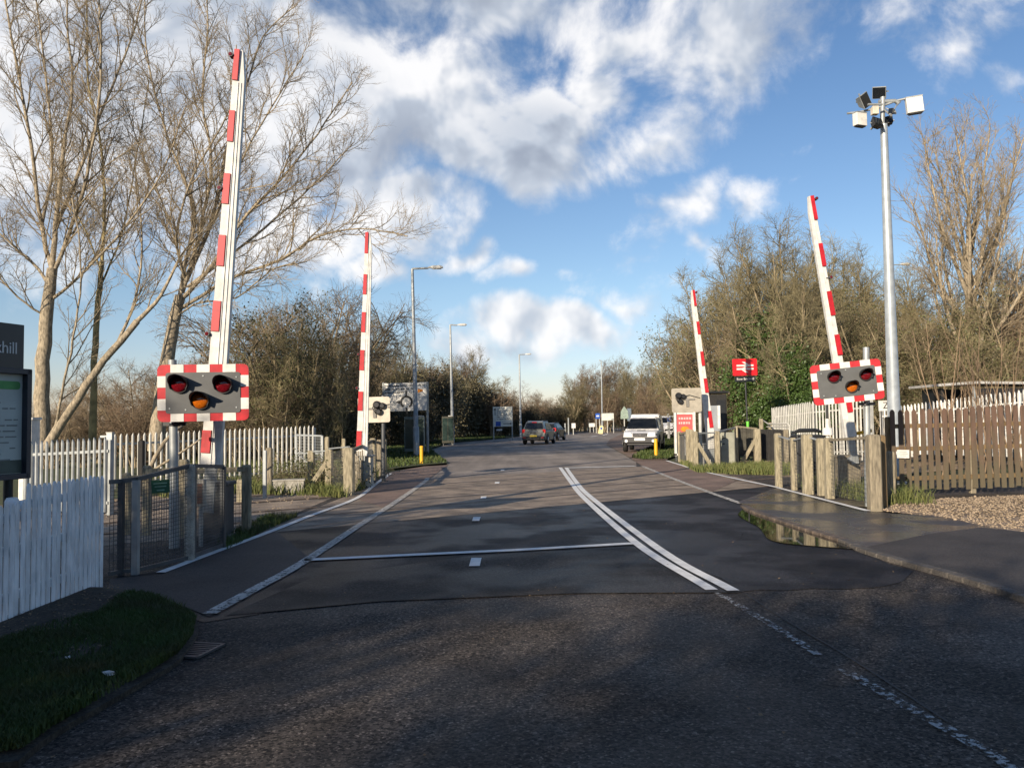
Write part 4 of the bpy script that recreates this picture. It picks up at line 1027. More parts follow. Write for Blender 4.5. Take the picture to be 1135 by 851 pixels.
# machine housing, bell and yellow rail by the right barrier
t = thing('barrier_bell', 'black and white warning lamp on a stand left of the right barrier base', 'warning device', gy(917, 18.5)); Y = 18.5
b = MB(); p0, p1 = P(917, 467, Y), P(917, 474, Y); x = p0.x
b.tube([(x, Y, P(917, 447, Y).z), (x, Y, p0.z)], .03, 8); b.build('stem', black_m, t)
b = MB(); b.tube([(x, Y, p0.z + .06), (x, Y, p1.z)], .05, 10); b.tube([(x, Y, p1.z), (x, Y, p1.z - .02), (x, Y, P(917, 482, Y).z)], [.08, .11, .12], 14); b.tube([(x, Y, 0), (x, Y, P(917, 482, Y).z)], .04, 8); b.build('housing', paintw, t)
b = MB(); b.beam(P(944, 481.5, 17.9), P(966, 477, 17.6), .05, .07); o = tag(b.build('yellow_rail', yel), 'short yellow horizontal rail beside the right barrier base', 'rail')
t = thing('machine_cover', 'low black cover behind the right mesh fence', 'machine cover', gy(895, 20.5)); b = MB(); g_ = gy(895, 20.5); zc = P(895, 480, 20.5).z
b.box((g_.x, g_.y, zc/2 - .02), (.75, .5, zc - .04), 0, .96); b.build('case', black_m, t, bevel=.02); b = MB(); b.tube([(g_.x - .42, g_.y, zc), (g_.x - .2, g_.y, zc + .07), (g_.x + .2, g_.y, zc + .07), (g_.x + .45, g_.y, zc)], [.02, .05, .05, .02], 8); b.build('lid', black_m, t)
# ---------------------------------------------------------------- tall mast with floodlights and cameras
Y = 20.0; g_ = gy(991.5, Y); tp = P(979.5, 138, Y)
t = thing('floodlight_mast', 'tall tapered steel mast carrying floodlights and white boxes, right of the tilted signal', 'lighting mast', g_)
b = MB(); b.tube([g_, g_.lerp(tp, .12), g_.lerp(tp, .121), tp], [.17, .165, .155, .085], 20); b.box((g_.x, g_.y, .02), (.5, .5, .05)); b.build('pole', galv_w if False else mat('mast_steel', (.42,.45,.455), .4, .16, 6, metal=.4), t)
def mp(px, py, dy=0): return P(px, py, Y + dy)
b = MB(); b.tube([mp(939, 126, .1), mp(955, 124, .1), mp(975, 119), mp(993, 112), mp(1006, 109, -.1)], .028, 8); b.tube([mp(974, 113), mp(992, 112), mp(996, 115)], .05, 8)
b.tube([mp(970, 118, .4), mp(980, 122, 0), mp(988, 128, -.4)], .03, 8); b.tube([mp(978, 138), mp(978.5, 108)], .06, 10)
b.tube([mp(962, 116, -.3), mp(978, 116, -.3)], .03, 8); b.tube([mp(982, 120, -.2), mp(990, 124, -.35), mp(993, 118, -.2), mp(998, 113)], .018, 6); b.build('crossarm', galv, t)
def flood(px, py, wd, ht, dp, yaw, tl_, m, face, dy=0, pitch=0):
    M = frame(mp(px, py, dy), yaw, tl_) @ Matrix.Rotation(pitch, 4, 'X')
    b = MB(M)
    vs = []
    for (yy, k) in ((-dp/2, 1), (dp/2, .62)):
        for (i, j) in ((-1,-1),(1,-1),(1,1),(-1,1)): vs.append((i*wd/2*k, yy, j*ht/2*k))
    b.add(vs, [(0,1,2,3),(7,6,5,4),(0,4,5,1),(1,5,6,2),(2,6,7,3),(3,7,4,0)])
    f_ = b.build('floodlight', m, t, bevel=.008); b = MB(M); b.box((0, -dp/2 - .006, 0), (wd*.9, .012, ht*.85)); b.build('glass', face, f_)
    b = MB(M); b.beam((-wd/2 - .02, .02, 0), (wd/2 + .02, .02, 0), .02, .03); b.beam((0, dp*.4, 0), (0, dp*.4 + .12, .0), .04, .04); b.build('yoke', galv, f_)
flood(956, 112, .36, .26, .22, R(35), R(50), galv, glass_dark, 0, R(20))
flood(976, 102, .34, .30, .20, R(-40), R(12), galv, glass_dark, .1, R(30))
flood(971, 137.5, .28, .28, .16, R(20), R(8), black_m, glass_dark, -.2, R(-25))
flood(984, 135, .26, .22, .16, R(-30), R(-8), black_m, glass_dark, .2, R(-20))
flood(989, 124, .12, .14, .16, R(-50), R(8), black_m, glass_dark, -.3, R(0))
for (px, py, s, tl_, yw) in ((953, 133, .31, 0, R(20)), (1013.5, 117, .38, R(-5), R(-12))):
    M = frame(mp(px, py, -.1), yw, tl_); b = MB(M); b.box((0, 0, 0), (s, .16, s*1.02)); bo = b.build('panel_box', paintw, t, bevel=.01)
    b = MB(M); b.box((0, 0, -s*.54), (s*.8, .12, .03)); b.build('vent', black_m, bo); b = MB(M); b.box((0, 0, s*.53), (s*1.04, .18, .02)); b.build('lid', galv, bo)
b = MB(); b.box(tuple(mp(969.5, 123, -.25)), (.15, .15, .20)); b.build('junction_box', cream, t, bevel=.01)
# letter sign on the platform
p = P(981.5, 449.5, 21); t = thing('platform_letter_sign', 'small white sign with a black letter Z, between the tilted signal and the mast', 'letter sign', (p.x, 21, 0))
M = frame(p, 0, R(-1)); b = MB(M); b.box((0, 0, 0), (.36, .02, .26)); pl = b.build('plate', whitep, t); text_mesh('lettering', 'Z', .24, M @ Matrix.Translation((0, -.012, 0)), black_m, pl)
b = MB(); b.tube([(p.x - .1, 21.04, 0), (p.x - .1, 21.04, p.z)], .02, 6); b.build('post', black_m, t)
# ---------------------------------------------------------------- station totem with double arrow
Y = 33.0; p = P(825.5, 407, Y); t = thing('station_totem', 'red sign with white double arrow above a black name strip on a slim black pole', 'station sign', gy(827, Y))
M = frame(p, R(4), R(-1)); W_, H_ = 27.5/FPX*Y, 18.5/FPX*Y; b = MB(M); b.prism(rrect(W_, H_, .03), -.03, .03); pn = b.build('red_panel', mat('sign_red', (.72,.012,.018), .4, .05, 3), t)
s = H_ / 18.5
b = MB(M)
def quadp(pts, w0=.03, w1=.036): b.prism([(x*s, y*s) for x, y in pts], w0, w1)
# double arrow: two horizontal bars, upper arrow pointing right, lower arrow pointing left, joined by a diagonal
quadp([(-9.6, .9), (9.6, .9), (9.6, 2.9), (-9.6, 2.9)]); quadp([(-9.6, -2.9), (9.6, -2.9), (9.6, -.9), (-9.6, -.9)], .03, .0365)
quadp([(-1.2, -2.9), (3.0, .9), (.2, .9), (-4.0, -2.9)][::-1], .03, .037) if False else quadp([(-5.6, -2.0), (-2.8, -2.0), (5.6, 2.0), (2.8, 2.0)], .03, .037)
quadp([(6.0, 1.6), (-.2, 6.0), (-3.6, 6.0), (2.6, 1.6)][::-1], .03, .0375); quadp([(-6.0, -1.6), (.2, -6.0), (3.6, -6.0), (-2.6, -1.6)][::-1], .03, .0375)
b.build('double_arrow', whitep, pn)
p2 = P(826, 420, Y); M2 = frame(p2, R(4), R(-1)); b = MB(M2); b.box((0, 0, 0), (23/FPX*Y, .06, 6.2/FPX*Y)); nm = b.build('name_strip', black_m, t)
text_mesh('lettering', 'Bow Brickhill', .135, M2 @ Matrix.Translation((0, -.032, .0)), whitep, nm)
g_ = gy(829, Y); b = MB(); b.tube([g_, (p2.x + .02, Y + .06, p2.z)], .035, 10); b.tube([(p2.x, Y + .06, p2.z - .1), (p.x, Y + .06, p.z + H_*.4)], .03, 8); b.build('pole', black_m, t)
b = MB(); z_ = P(828.5, 470, Y).z; b.tube([(g_.x - .01, Y, z_ - .11), (g_.x - .01, Y, z_ + .11)], .055, 10); b.build('green_band', lime, t)
# ---------------------------------------------------------------- waiting shelter, cabinet and red poster case beyond the crossing
Y = 34; g0, g1 = gy(783, Y), gy(806, Y); t = thing('shelter', 'black boxy shelter behind the far right barrier', 'shelter', (g0 + g1) / 2)
zt = P(795, 434.5, Y).z; w_ = g1.x - g0.x; cx = (g0.x + g1.x)/2
b = MB(); b.box((cx, Y + .6, zt/2 - .05), (w_, 1.2, zt - .1)); b.build('wall', wood_dark, t); b = MB(); b.box((cx, Y + .6, zt), (w_ + .16, 1.4, .09)); b.build('roof', black_m, t, bevel=.01)
b = MB(); b.box((cx + w_*.22, Y - .012, zt*.55), (w_*.42, .02, zt*.66)); b.build('doorway', black_m, t)
t = thing('lineside_cabinet', 'light grey steel cabinet with a cream edge in front of the black shelter', 'cabinet', gy(792, 33)); z0, z1 = P(792, 475, 33).z, P(792, 449.5, 33).z; xa, xb = P(783, 460, 33).x, P(797, 460, 33).x
b = MB(); b.box(((xa+xb)/2, 33, (z0+z1)/2 - .05), (xb - xa, .35, z1 - z0 + .1)); b.build('case', mat('cabinet_slate', (.28,.30,.32), .5, .15, 3), t, bevel=.015)
b = MB(); b.box((xb - .05, 32.81, (z0+z1)/2), (.10, .03, z1 - z0)); b.build('edge_trim', paintw, t)
b = MB(); b.box(((xa+xb)/2, 33, z0/2 - .06), (.3, .3, z0 - .1)); b.build('plinth', concrete, t)
Y = 32.5; xa, xb = P(747, 470, Y).x, P(770.5, 470, Y).x; zt = P(758, 455.5, Y).z; zb = P(758, 490, Y).z; cx = (xa+xb)/2; wv = xb - xa
t = thing('poster_case', 'white framed case holding a red poster beneath the beige signal board', 'poster case', (cx, Y, 0))
b = MB()
for (x, z, sx, sz) in ((cx, zt, wv, .07), (xa + .04, (zt+.2)/2, .08, zt - .2), (xb - .04, (zt+.2)/2, .08, zt - .2), (cx, .25, wv, .07)): b.box((x, Y - .02, z), (sx, .12, sz))
b.box((cx, Y + .02, (zt + .25)/2), (wv - .05, .04, zt - .3)); b.build('case_frame', paintw, t)
zc = (P(758, 459, Y).z + P(758, 480, Y).z)/2; hz_ = P(758, 459, Y).z - P(758, 480, Y).z; b = MB(); b.box((cx, Y - .03, zc), (wv*.72, .02, hz_)); ps = b.build('poster', mat('poster_red', (.62,.10,.10), .5, .1, 5), t)
b = MB(); rr = random.Random(3)
for r_ in range(2):
    x = cx - wv*.28
    while x < cx + wv*.24: l = rr.uniform(.05, .10); b.box((x + l/2, Y - .043, zc + hz_*(.28 - r_*.24)), (l, .006, .085)); x += l + .03
b.build('poster_print', mat('print_pink', (.7,.42,.40), .6), ps); b = MB(); b.prism(circ(.12, 16), 0, .006); b2 = MB(Matrix.Translation((cx, Y - .04, zc - hz_*.28))); b2.prism([(x*1.3, y*.8) for x, y in circ(.13, 16)], .0, .008); b2.build('poster_blob', orange_m, ps)
for x in (xa + .06, xb - .06): b = MB(); b.box((x, Y, .13), (.07, .07, .3)); b.build('leg', galv_d, t)
# shelter roof on the far platform
Y = 30; xa, xb = P(1034, 440, Y).x, P(1180, 440, Y).x; t = thing('platform_shelter', 'dark open shelter with a thin pale flat roof behind the white palisade fence', 'shelter', ((xa+xb)/2, Y, 0))
za, zm, zb_ = P(1034, 429, Y).z, P(1072, 426, Y).z, P(1180, 427, Y).z; b = MB(); xm = P(1072, 430, Y).x
b.add([(xa - .1, Y - .6, za), (xm, Y - .6, zm), (xb, Y - .6, zb_), (xb, Y + 1.6, zb_), (xm, Y + 1.6, zm), (xa - .1, Y + 1.6, za)] + [(xa - .1, Y - .6, za + .09), (xm, Y - .6, zm + .09), (xb, Y - .6, zb_ + .09), (xb, Y + 1.6, zb_ + .09), (xm, Y + 1.6, zm + .09), (xa - .1, Y + 1.6, za + .09)],
      [(0,1,4,5),(1,2,3,4),(6,11,10,7),(7,10,9,8),(0,6,7,1),(1,7,8,2),(2,8,9,3),(3,9,10,4),(4,10,11,5),(5,11,6,0)]); b.build('roof', mat('roof_pale', (.38,.37,.35), .5), t)
b = MB(); b.box(((xa+xb)/2 + .2, Y + 1.2, za/2), (xb - xa - .3, .1, za - .1)); b.box((xa + .25, Y + .5, za/2), (.1, 1.4, za - .1)); b.box((xb - 1, Y - .35, za/2), (5.2, .06, za-.15)) ; b.build('wall', black_m, t)
for x in (xm, xm + 2.2): b = MB(); b.box((x, Y - .4, za/2), (.09, .09, za)); b.build('post', galv, t)
# ---------------------------------------------------------------- lamp posts
def lamp_post(px, base, top, arm_px, arm_py, Y, label, r=.075, lean_top=None, head=.7):
    g_ = gy(base[0], Y); tp = P(top[0], top[1], Y); ae = P(arm_px, arm_py, Y)
    t = thing('street_lamp', label, 'street lamp', g_, 'street lamps'); m = galv
    b = MB(); b.tube([g_, g_.lerp(tp, .16), g_.lerp(tp, .161), tp], [r*1.3, r*1.3, r, r*.6], 12); b.build('column', m, t)
    sg = 1 if arm_px > top[0] else -1
    hl = min(head, abs(ae.x - tp.x) * .6)
    b = MB(); b.tube([tp, (ae.x - sg*hl, Y, ae.z - .02)], r*.45, 8); b.build('arm', m, t)
    b = MB(); M = Matrix.Translation((ae.x - sg*hl/2, Y, ae.z)); vs = []
    for (x, w_, h_) in ((-.5, .05, .04), (-.2, .13, .08), (.3, .15, .09), (.5, .06, .04)):
        for (i, j) in ((-1, -.5), (1, -.5), (.7, 1), (-.7, 1)): vs.append(M @ Vector((x*sg*hl, i*w_, j*h_)))
    fs = [(3,2,1,0), (12,13,14,15)]
    for i in range(3):
        for k in range(4): fs.append((4*i+k, 4*i+(k+1) % 4, 4*i+4+(k+1) % 4, 4*i+4+k))
    b.add(vs, fs, False); hd = b.build('lamp_head', galv_w, t)
    b = MB(M); b.box((sg*.05, 0, -.055), (hl*.6, .18, .03)); b.build('diffuser', paintw, hd)
    return t
lamp_post(461, (461.5, 506), (457, 298), 491, 296.5, 39, 'tall street lamp in front of the roundabout sign, nearest on the left', .11)
lamp_post(500, (501.5, 490), (499, 360), 517.5, 360, 60, 'street lamp on the left verge behind the second notice cabinet', .11)
lamp_post(577, (577, 487), (575.5, 393), 589, 392.5, 90, 'distant street lamp to the left of the departing cars', .12)
lamp_post(667, (667.5, 479), (666.5, 400), 664, 399.5, 115, 'thin distant street lamp rising from the far verge right of the road', .11)
lamp_post(699, (699.5, 478), (699, 408), 701, 407.5, 125, 'faint farthest street lamp above the white pickup truck', .10)
lamp_post(984, (985, 480), (985, 293.5), 1009, 293, 55, 'street lamp mostly hidden by the tall mast, its head poking out right', .09)
# ---------------------------------------------------------------- road signs on the left
rrn = random.Random(11)
def scribble(b, x0, x1, z, hgt, w=-.014, dens_=.8, rr=rrn, wl=(.12, .5)):
    x = x0
    while x < x1 - .1:
        l = min(rr.uniform(*wl), x1 - x); k = 0
        xx = x
        while xx < x + l - hgt*.3:
            cw = hgt * rr.uniform(.35, .6); b.box((xx + cw/2, w, z + rr.choice((0, 0, .08, -.06))*hgt), (cw*.72, .004, hgt * rr.choice((.6, .6, .95)))); xx += cw
        x += l + hgt * .6
Y = 43; c = P(449.5, 439.8, Y); W_, H_ = 48/FPX*Y, 31.5/FPX*Y
t = thing('direction_sign', 'large white roundabout direction sign with a black ring symbol, behind the left street lamp', 'road sign', (c.x, Y, 0))
M = frame(c, R(-3), R(-1)); b = MB(M); b.box((0, 0, 0), (W_, .03, H_)); b.build('back_plate', galv, t); b = MB(M); b.box((0, -.02, 0), (W_*.985, .012, H_*.975)); fp = b.build('sign_face', paintw, t)
b = MB(M)
for k, (a0, a1) in enumerate(((-.47, .27), (-.47, .27), (-.47, .02))): scribble(b, W_*a0, W_*a1, H_*(.40 - .12*k), .085, -.030)
scribble(b, W_*.30, W_*.46, H_*.40, .07, -.030); b.build('lettering', black_m, fp)
b = MB(M @ Matrix.Translation((W_*.02, 0, -H_*.18))); r1, r2 = .34, .23; n = 26
for k in range(n):
    a0, a1 = R(-62 + 300*k/n), R(-62 + 300*(k+1)/n)
    if k == n: break
    b.prism([(r2*math.cos(a0), r2*math.sin(a0)), (r1*math.cos(a0), r1*math.sin(a0)), (r1*math.cos(a1), r1*math.sin(a1)), (r2*math.cos(a1), r2*math.sin(a1))], .026, .031)
for (x0, z0, x1, z1) in ((-.04, r1-.02, .04, .62), (-.05, -.66, .05, -r1+.05)): b.prism([(x0, z0), (x1, z0), (x1, z1), (x0, z1)], .026, .0305)
b.prism([(-.60, 0), (-r1, -.09), (-r1, .09)], .026, .0305); b.build('roundabout_symbol', black_m, fp)
b = MB(M @ Matrix.Translation((W_*.345, 0, H_*.19))); b.prism([(-.13, -.09), (.13, -.02), (.13, .08), (-.06, .11), (-.13, .09)], .026, .031); b.build('orange_emblem', orange_m, fp)
for u in (-W_*.52, W_*.50):
    q0 = M @ Vector((u, .03, 0)); b = MB(); b.tube([(q0.x, q0.y + .05, 0), (q0.x, q0.y + .05, c.z + H_*.52)], .075, 10); b.build('post', galv, t)
def cabinet(px0, px1, top, Y, label, m):
    a, b_ = gy(px0, Y), gy(px1, Y); zt = P(px0, top, Y).z; t = thing('notice_cabinet', label, 'cabinet', (a + b_)/2); cx = (a.x + b_.x)/2; w_ = b_.x - a.x
    b = MB(); b.box((cx, Y, .20 + (zt - .2)/2), (w_, .35, zt - .2)); b.build('case', m, t, bevel=.01)
    b = MB()
    for s in (-1, 1): b.box((cx + s*w_*.24, Y - .18, .22 + (zt - .2)/2), (w_*.42, .015, (zt - .2)*.84))
    b.build('glazed_door', mat('glass_green', (.03,.05,.045), .15, .2, 4), t)
    b = MB(); b.box((cx + w_*.25, Y - .0, zt + .03), (w_*.42, .36, .06)); b.build('cap', galv_w, t)
    for s in (-1, 1): b = MB(); b.box((cx + s*w_*.4, Y, .1), (.06, .06, .25)); b.build('leg', galv_d, t)
cabinet(448.5, 470.5, 462, 41.5, 'grey green glazed notice cabinet below the roundabout sign', mat('cabinet_dark', (.14,.17,.15), .6, .2, 4))
cabinet(490, 503, 461.5, 58, 'dim olive cabinet in front of the dark hedge on the left verge', mat('cabinet_olive', (.05,.05,.035), .7, .2, 4))
Y = 74; c = P(557.2, 461.6, Y); W_, H_ = 21.5/FPX*Y, 22/FPX*Y
t = thing('map_sign', 'square white direction sign with a blue corner panel, left of the departing cars', 'road sign', (c.x, Y, 0)); M = frame(c, R(-4), R(-1))
b = MB(M); b.box((0, 0, 0), (W_, .04, H_)); fp = b.build('sign_face', mat('sign_cream', (.66,.66,.58), .6, .12, 3), t); b = MB(M)
for k in range(6): scribble(b, -W_*(.30), W_*(.42 if k % 2 else .1), H_*(.40 - .105*k), .09, -.025)
b.box((-W_*.39, -.024, H_*.22), (.07, .006, H_*.3)); b.prism([(-W_*.39-.13, H_*.34), (-W_*.39+.13, H_*.34), (-W_*.39, H_*.45)], .02, .027)
b.box((W_*.2, -.024, -H_*.36), (W_*.36, .006, .06)); b.prism([(W_*.38, -H_*.42), (W_*.46, -H_*.36), (W_*.38, -H_*.30)], .02, .027); b.build('lettering', galv_d, fp)
b = MB(M); b.box((-W_*.24, -.026, -H_*.36), (W_*.26, .008, H_*.24)); b.build('blue_panel', blue_m, fp)
for u in (-.48, .48): q0 = M @ Vector((W_*u, .04, 0)); b = MB(); b.tube([(q0.x, q0.y, 0), (q0.x, q0.y, c.z + H_*.5)], .06, 8); b.build('post', galv, t)
b = MB(M); b.box((-W_*.2, -.05, -H_*.66), (W_*.3, .03, H_*.08)); b.build('sub_plate', paintw, t)
# distant signs on the far verge
def small_sign(px, py, wpx, hpx, Y, m, label, name='road_sign', shape='rect', legs=(0,), detail=None, base=0):
    c = P(px, py, Y); W_, H_ = wpx/FPX*Y, hpx/FPX*Y; t = thing(name, label, 'road sign', (c.x, Y, base)); M = frame(c, 0, R(-1)); b = MB(M)
    if shape == 'tri': b.prism([(-W_/2, -H_/2), (W_/2, -H_/2), (W_*.42, H_*.1), (0, H_/2), (-W_*.42, H_*.1)], -.03, .03)
    elif shape == 'round': b.prism(circ(W_/2, 20), -.03, .03)
    else: b.prism(rrect(W_, H_, min(W_, H_)*.08), -.03, .03)
    pl = b.build('sign_face', m, t)
    if detail:
        b = MB(M)
        for (u, v, du, dv) in detail[0]: b.box((u*W_, -.04, v*H_), (du*W_, .012, dv*H_))
        b.build('symbol', detail[1], pl)
    for u in legs: b = MB(); b.tube([(c.x + u*W_, Y + .06, base), (c.x + u*W_, Y + .06, c.z + H_*.3)], .06, 8); b.build('post', galv_w, t)
    return t
small_sign(662.5, 461, 5, 6, 112, blue_m, 'small blue road sign with a white arrow beside the thin distant lamp', legs=(-.35, .4), detail=([(0, 0, .6, .25)], paintw))
small_sign(673.5, 461.8, 13.5, 8.2, 110, mat('sign_pale_back', (.6,.62,.55), .6), 'wide pale blank sign board on two posts, left of the green backed sign', legs=(-.02, .48), detail=([(0, .46, 1, .06)], galv))
small_sign(692, 457, 9, 14, 85, mat('sign_grey_green', (.26,.33,.27), .6), 'pointed grey green sign seen from behind, above the pickup truck', shape='tri', legs=(0,), detail=([(0, 0, .03, .7)], galv))
small_sign(697.5, 459.5, 4.5, 14, 88, mat('sign_slate', (.14,.18,.22), .5), 'narrow slate blue sign next to the pointed grey green sign', legs=(0,))
small_sign(656, 471, 6.5, 4.2, 118, paintw, 'low white board in the grass by the pale leaning tree', legs=(-.3, .3))
small_sign(613.3, 471.7, 4.8, 5.5, 100, paintw, 'small white board beyond the second departing car', legs=(0,)) if False else None
small_sign(635.5, 471.7, 4.8, 5.5, 100, paintw, 'small white board on the far verge right of two short posts', legs=(0,))
small_sign(740.5, 462, 2.2, 7, 66, galv_w, 'slim pale marker above the blue plate beside the parked van', legs=(0,))
small_sign(741.8, 464.8, 4.2, 4, 65.5, blue_m, 'small blue plate in front of the parked white van', legs=(0,), detail=([(0, 0, .3, .6)], paintw))
for (px, Y, tp, lb) in ((626.3, 100, 469, 'shorter of two pale marker posts on the far verge'), (630, 100, 463, 'taller of two pale marker posts on the far verge')):
    g_ = gy(px, Y); b = MB(); b.post(g_.x, g_.y, 0, P(px, tp, Y).z, .16, .16); tag(b.build('marker_post', galv), lb, 'marker post')
Y = 105; g_ = gy(665, Y); t = thing('keep_left_bollard', 'leaning pale yellow bollard at the foot of the thin distant lamp', 'bollard', g_); M = frame(g_, 0, R(12)); b = MB(M)
b.prism([(-.30, 0), (.30, 0), (.26, .9), (.14, 1.05), (-.14, 1.05), (-.26, .9)], -.12, .12); b.build('shell', mat('bollard_cream', (.75,.66,.35), .5), t)
b = MB(M); b.prism(circ(.14, 14, 0, .7), .12, .13); b.build('disc', blue_m, t)
# litter on the verge
for (px, py, s_, lb) in ((121, 747, .045, 'crumpled white litter on the near grass verge'), (76, 729, .035, 'small scrap of white paper in the grass before the picket fence')):
    g_ = G(px, py, .10); r9 = random.Random(px); b = MB(); vs = [(g_.x + s_*r9.uniform(-1, 1), g_.y + s_*r9.uniform(-.8, .8), g_.z + s_*r9.uniform(-.3, .5)) for _ in range(9)]
    b.add(vs, [(0,1,2),(1,2,3),(2,3,4),(3,4,5),(4,5,6),(5,6,7),(6,7,8),(0,2,8)]); tag(b.build('litter', paintw), lb, 'litter')
# yellow posts
for (px, bs, tp, lb) in ((467.3, 515, 494, 'yellow marker post on the grass at the foot of the left street lamp'), (727.3, 508, 486, 'yellow marker post in front of the white pickup truck')):
    g_ = G(px, bs); zt = P(px, tp, g_.y).z; t = thing('yellow_post', lb, 'marker post', g_, 'yellow marker posts'); b = MB(); r_ = 2.0/FPX*g_.y
    b.tube([g_, (g_.x, g_.y, zt - .06)], r_, 14); b.build('shaft', yel, t); b = MB(); b.tube([(g_.x, g_.y, zt - .06), (g_.x, g_.y, zt - .02), (g_.x, g_.y, zt)], [r_*1.08, r_*1.08, r_*.7], 14); b.build('cap', yel, t)
# drain grating
g_ = G(212, 720, .012); t = thing('drain_grating', 'iron drain grating in the gutter beside the left grass verge', 'drain', g_)
b = MB(); M = Matrix.Translation(g_) @ Matrix.Rotation(R(78), 4, 'Z') @ Matrix.Scale(.8, 4)
for s in (-1, 1): b.box((0, s*.19, 0), (.42, .03, .02), M=M); b.box((s*.21, 0, 0), (.03, .40, .02), M=M)
b.build('frame', galv_d, t); b = MB()
for k in range(7): b.box((-.165 + k*.055, 0, -.003), (.026, .36, .014), M=M)
b.build('bars', galv_d, t); b = MB(); b.box((0, 0, -.009), (.38, .35, .004), M=M); b.build('void', dark_gap, t)
# ---------------------------------------------------------------- vehicles
tyre_m = mat('tyre', (.015,.015,.016), .8, .2, 8); rim_m = mat('rim', (.4,.4,.42), .3, .1, 8, metal=.8); trim_m = mat('dark_trim', (.02,.02,.022), .5, .2, 5)
chrome = mat('chrome', (.6,.6,.62), .15, .05, 4, metal=1); lamp_c = mat('lamp_clear', (.75,.78,.8), .1, .1, 30); lamp_rd = mat('lamp_red', (.6,.02,.02), .15, .1, 20)
plate_w = mat('plate_white', (.85,.85,.82), .4); plate_y = mat('plate_yellow', (.82,.58,.04), .4); skin_brake = None
def loft(b, st, smooth=False):
    """stations: (y, half_w_bottom, half_w_top, z0, z1)"""
    vs = []
    for (y, wb, wt, z0, z1) in st:
        zm = z0 + (z1 - z0)*.45; wm = wb*.55 + wt*.45 if wb > wt*1.12 else max(wb, wt)
        for (x, z) in ((-wb*.9, z0), (-wb, z0 + .08), (-wm, zm), (-wt, z1 - .05), (-wt*.90, z1), (wt*.90, z1), (wt, z1 - .05), (wm, zm), (wb, z0 + .08), (wb*.9, z0)): vs.append((x, y, z))
    n = 10; fs = [tuple(range(n)), tuple(range((len(st))*n - 1, (len(st)-1)*n - 1, -1))]
    for i in range(len(st) - 1):
        for k in range(n): fs.append((i*n+k, i*n+n+k, i*n+n+(k+1) % n, i*n+(k+1) % n))
    b.add(vs, fs, smooth)
def vehicle(name, label, cat, loc, head, body, cabin, paint, wheels, wr, tw, glasses, extras, group=None):
    """local: +y = front"""
    M = Matrix.Translation(loc) @ Matrix.Rotation(head, 4, 'Z'); t = thing(name, label, cat, loc, group)
    b = MB(M); loft(b, body); bo = b.build('body', paint, t, bevel=.06)
    for cb in cabin[:1]: b = MB(M); loft(b, cb); b.build('cabin', paint, t, bevel=.05)
    for cb in cabin[1:]: b = MB(M); loft(b, cb); b.build('canopy', paint, t, bevel=.03)
    for (nm, quad, th) in glasses:
        b = MB(M); v = [Vector(q) for q in quad]; nrm = (v[1]-v[0]).cross(v[2]-v[0]).normalized(); cc = sum(v, Vector())/4
        if nrm.dot(cc - Vector((0, cc.y*.3, .9))) < 0: nrm = -nrm
        b.add([q + nrm*.012 for q in v] + [q - nrm*.02 for q in v], [(0,1,2,3),(7,6,5,4),(0,4,5,1),(1,5,6,2),(2,6,7,3),(3,7,4,0)]); b.build(nm, glass_dark, t)
    for y in wheels:
        for s in (-1, 1):
            x = s*(tw - .1); b = MB(M); b.tube([(x - .11, y, wr), (x - .09, y, wr), (x + .09, y, wr), (x + .11, y, wr)], [wr*.88, wr, wr, wr*.88], 22); wh = b.build('wheel', tyre_m, t)
            b = MB(M); b.tube([(x + s*.08, y, wr), (x + s*.118, y, wr), (x + s*.122, y, wr)], [wr*.64, wr*.62, wr*.2], 16); b.build('rim', rim_m, wh)
            b = MB(M); rr_ = wr*1.17; n = 14; pts = [(y + rr_*math.cos(math.pi*k/n), wr + rr_*math.sin(math.pi*k/n)) for k in range(n+1)]
            pi_ = [(y + (rr_+.05)*math.cos(math.pi*k/n), wr + (rr_+.05)*math.sin(math.pi*k/n)) for k in range(n+1)]
            xo = s*(tw + .012); xi = s*(tw - .02)
            vs = [(xo, a, c) for a, c in pts] + [(xo, a, c) for a, c in pi_] + [(xi, a, c) for a, c in pi_]
            b.add(vs, [(k, k+1, n+1+k+1, n+1+k) for k in range(n)] + [(n+1+k, n+2+k, 2*n+3+k, 2*n+2+k) for k in range(n)])
            vs = [(s*(tw + .003), a, c) for a, c in pts]; b.add(vs, [tuple(range(n+1))]); b.build('wheel_arch', trim_m, t)
    for (nm, mm, kind, *a) in extras:
        b = MB(M)
        if kind == 'box': b.box(a[0], a[1]); o = b.build(nm, mm, t, bevel=min(a[1])*.2)
        elif kind == 'tube': b.tube(a[0], a[1], 12); o = b.build(nm, mm, t)
    return t
white_car = mat('car_white', (.78,.77,.75), .25, .05, 2); grey_car = mat('car_grey_green', (.17,.18,.175), .3, .1, 2, metal=.3); dark_car = mat('car_dark', (.03,.035,.045), .25, .1, 2)
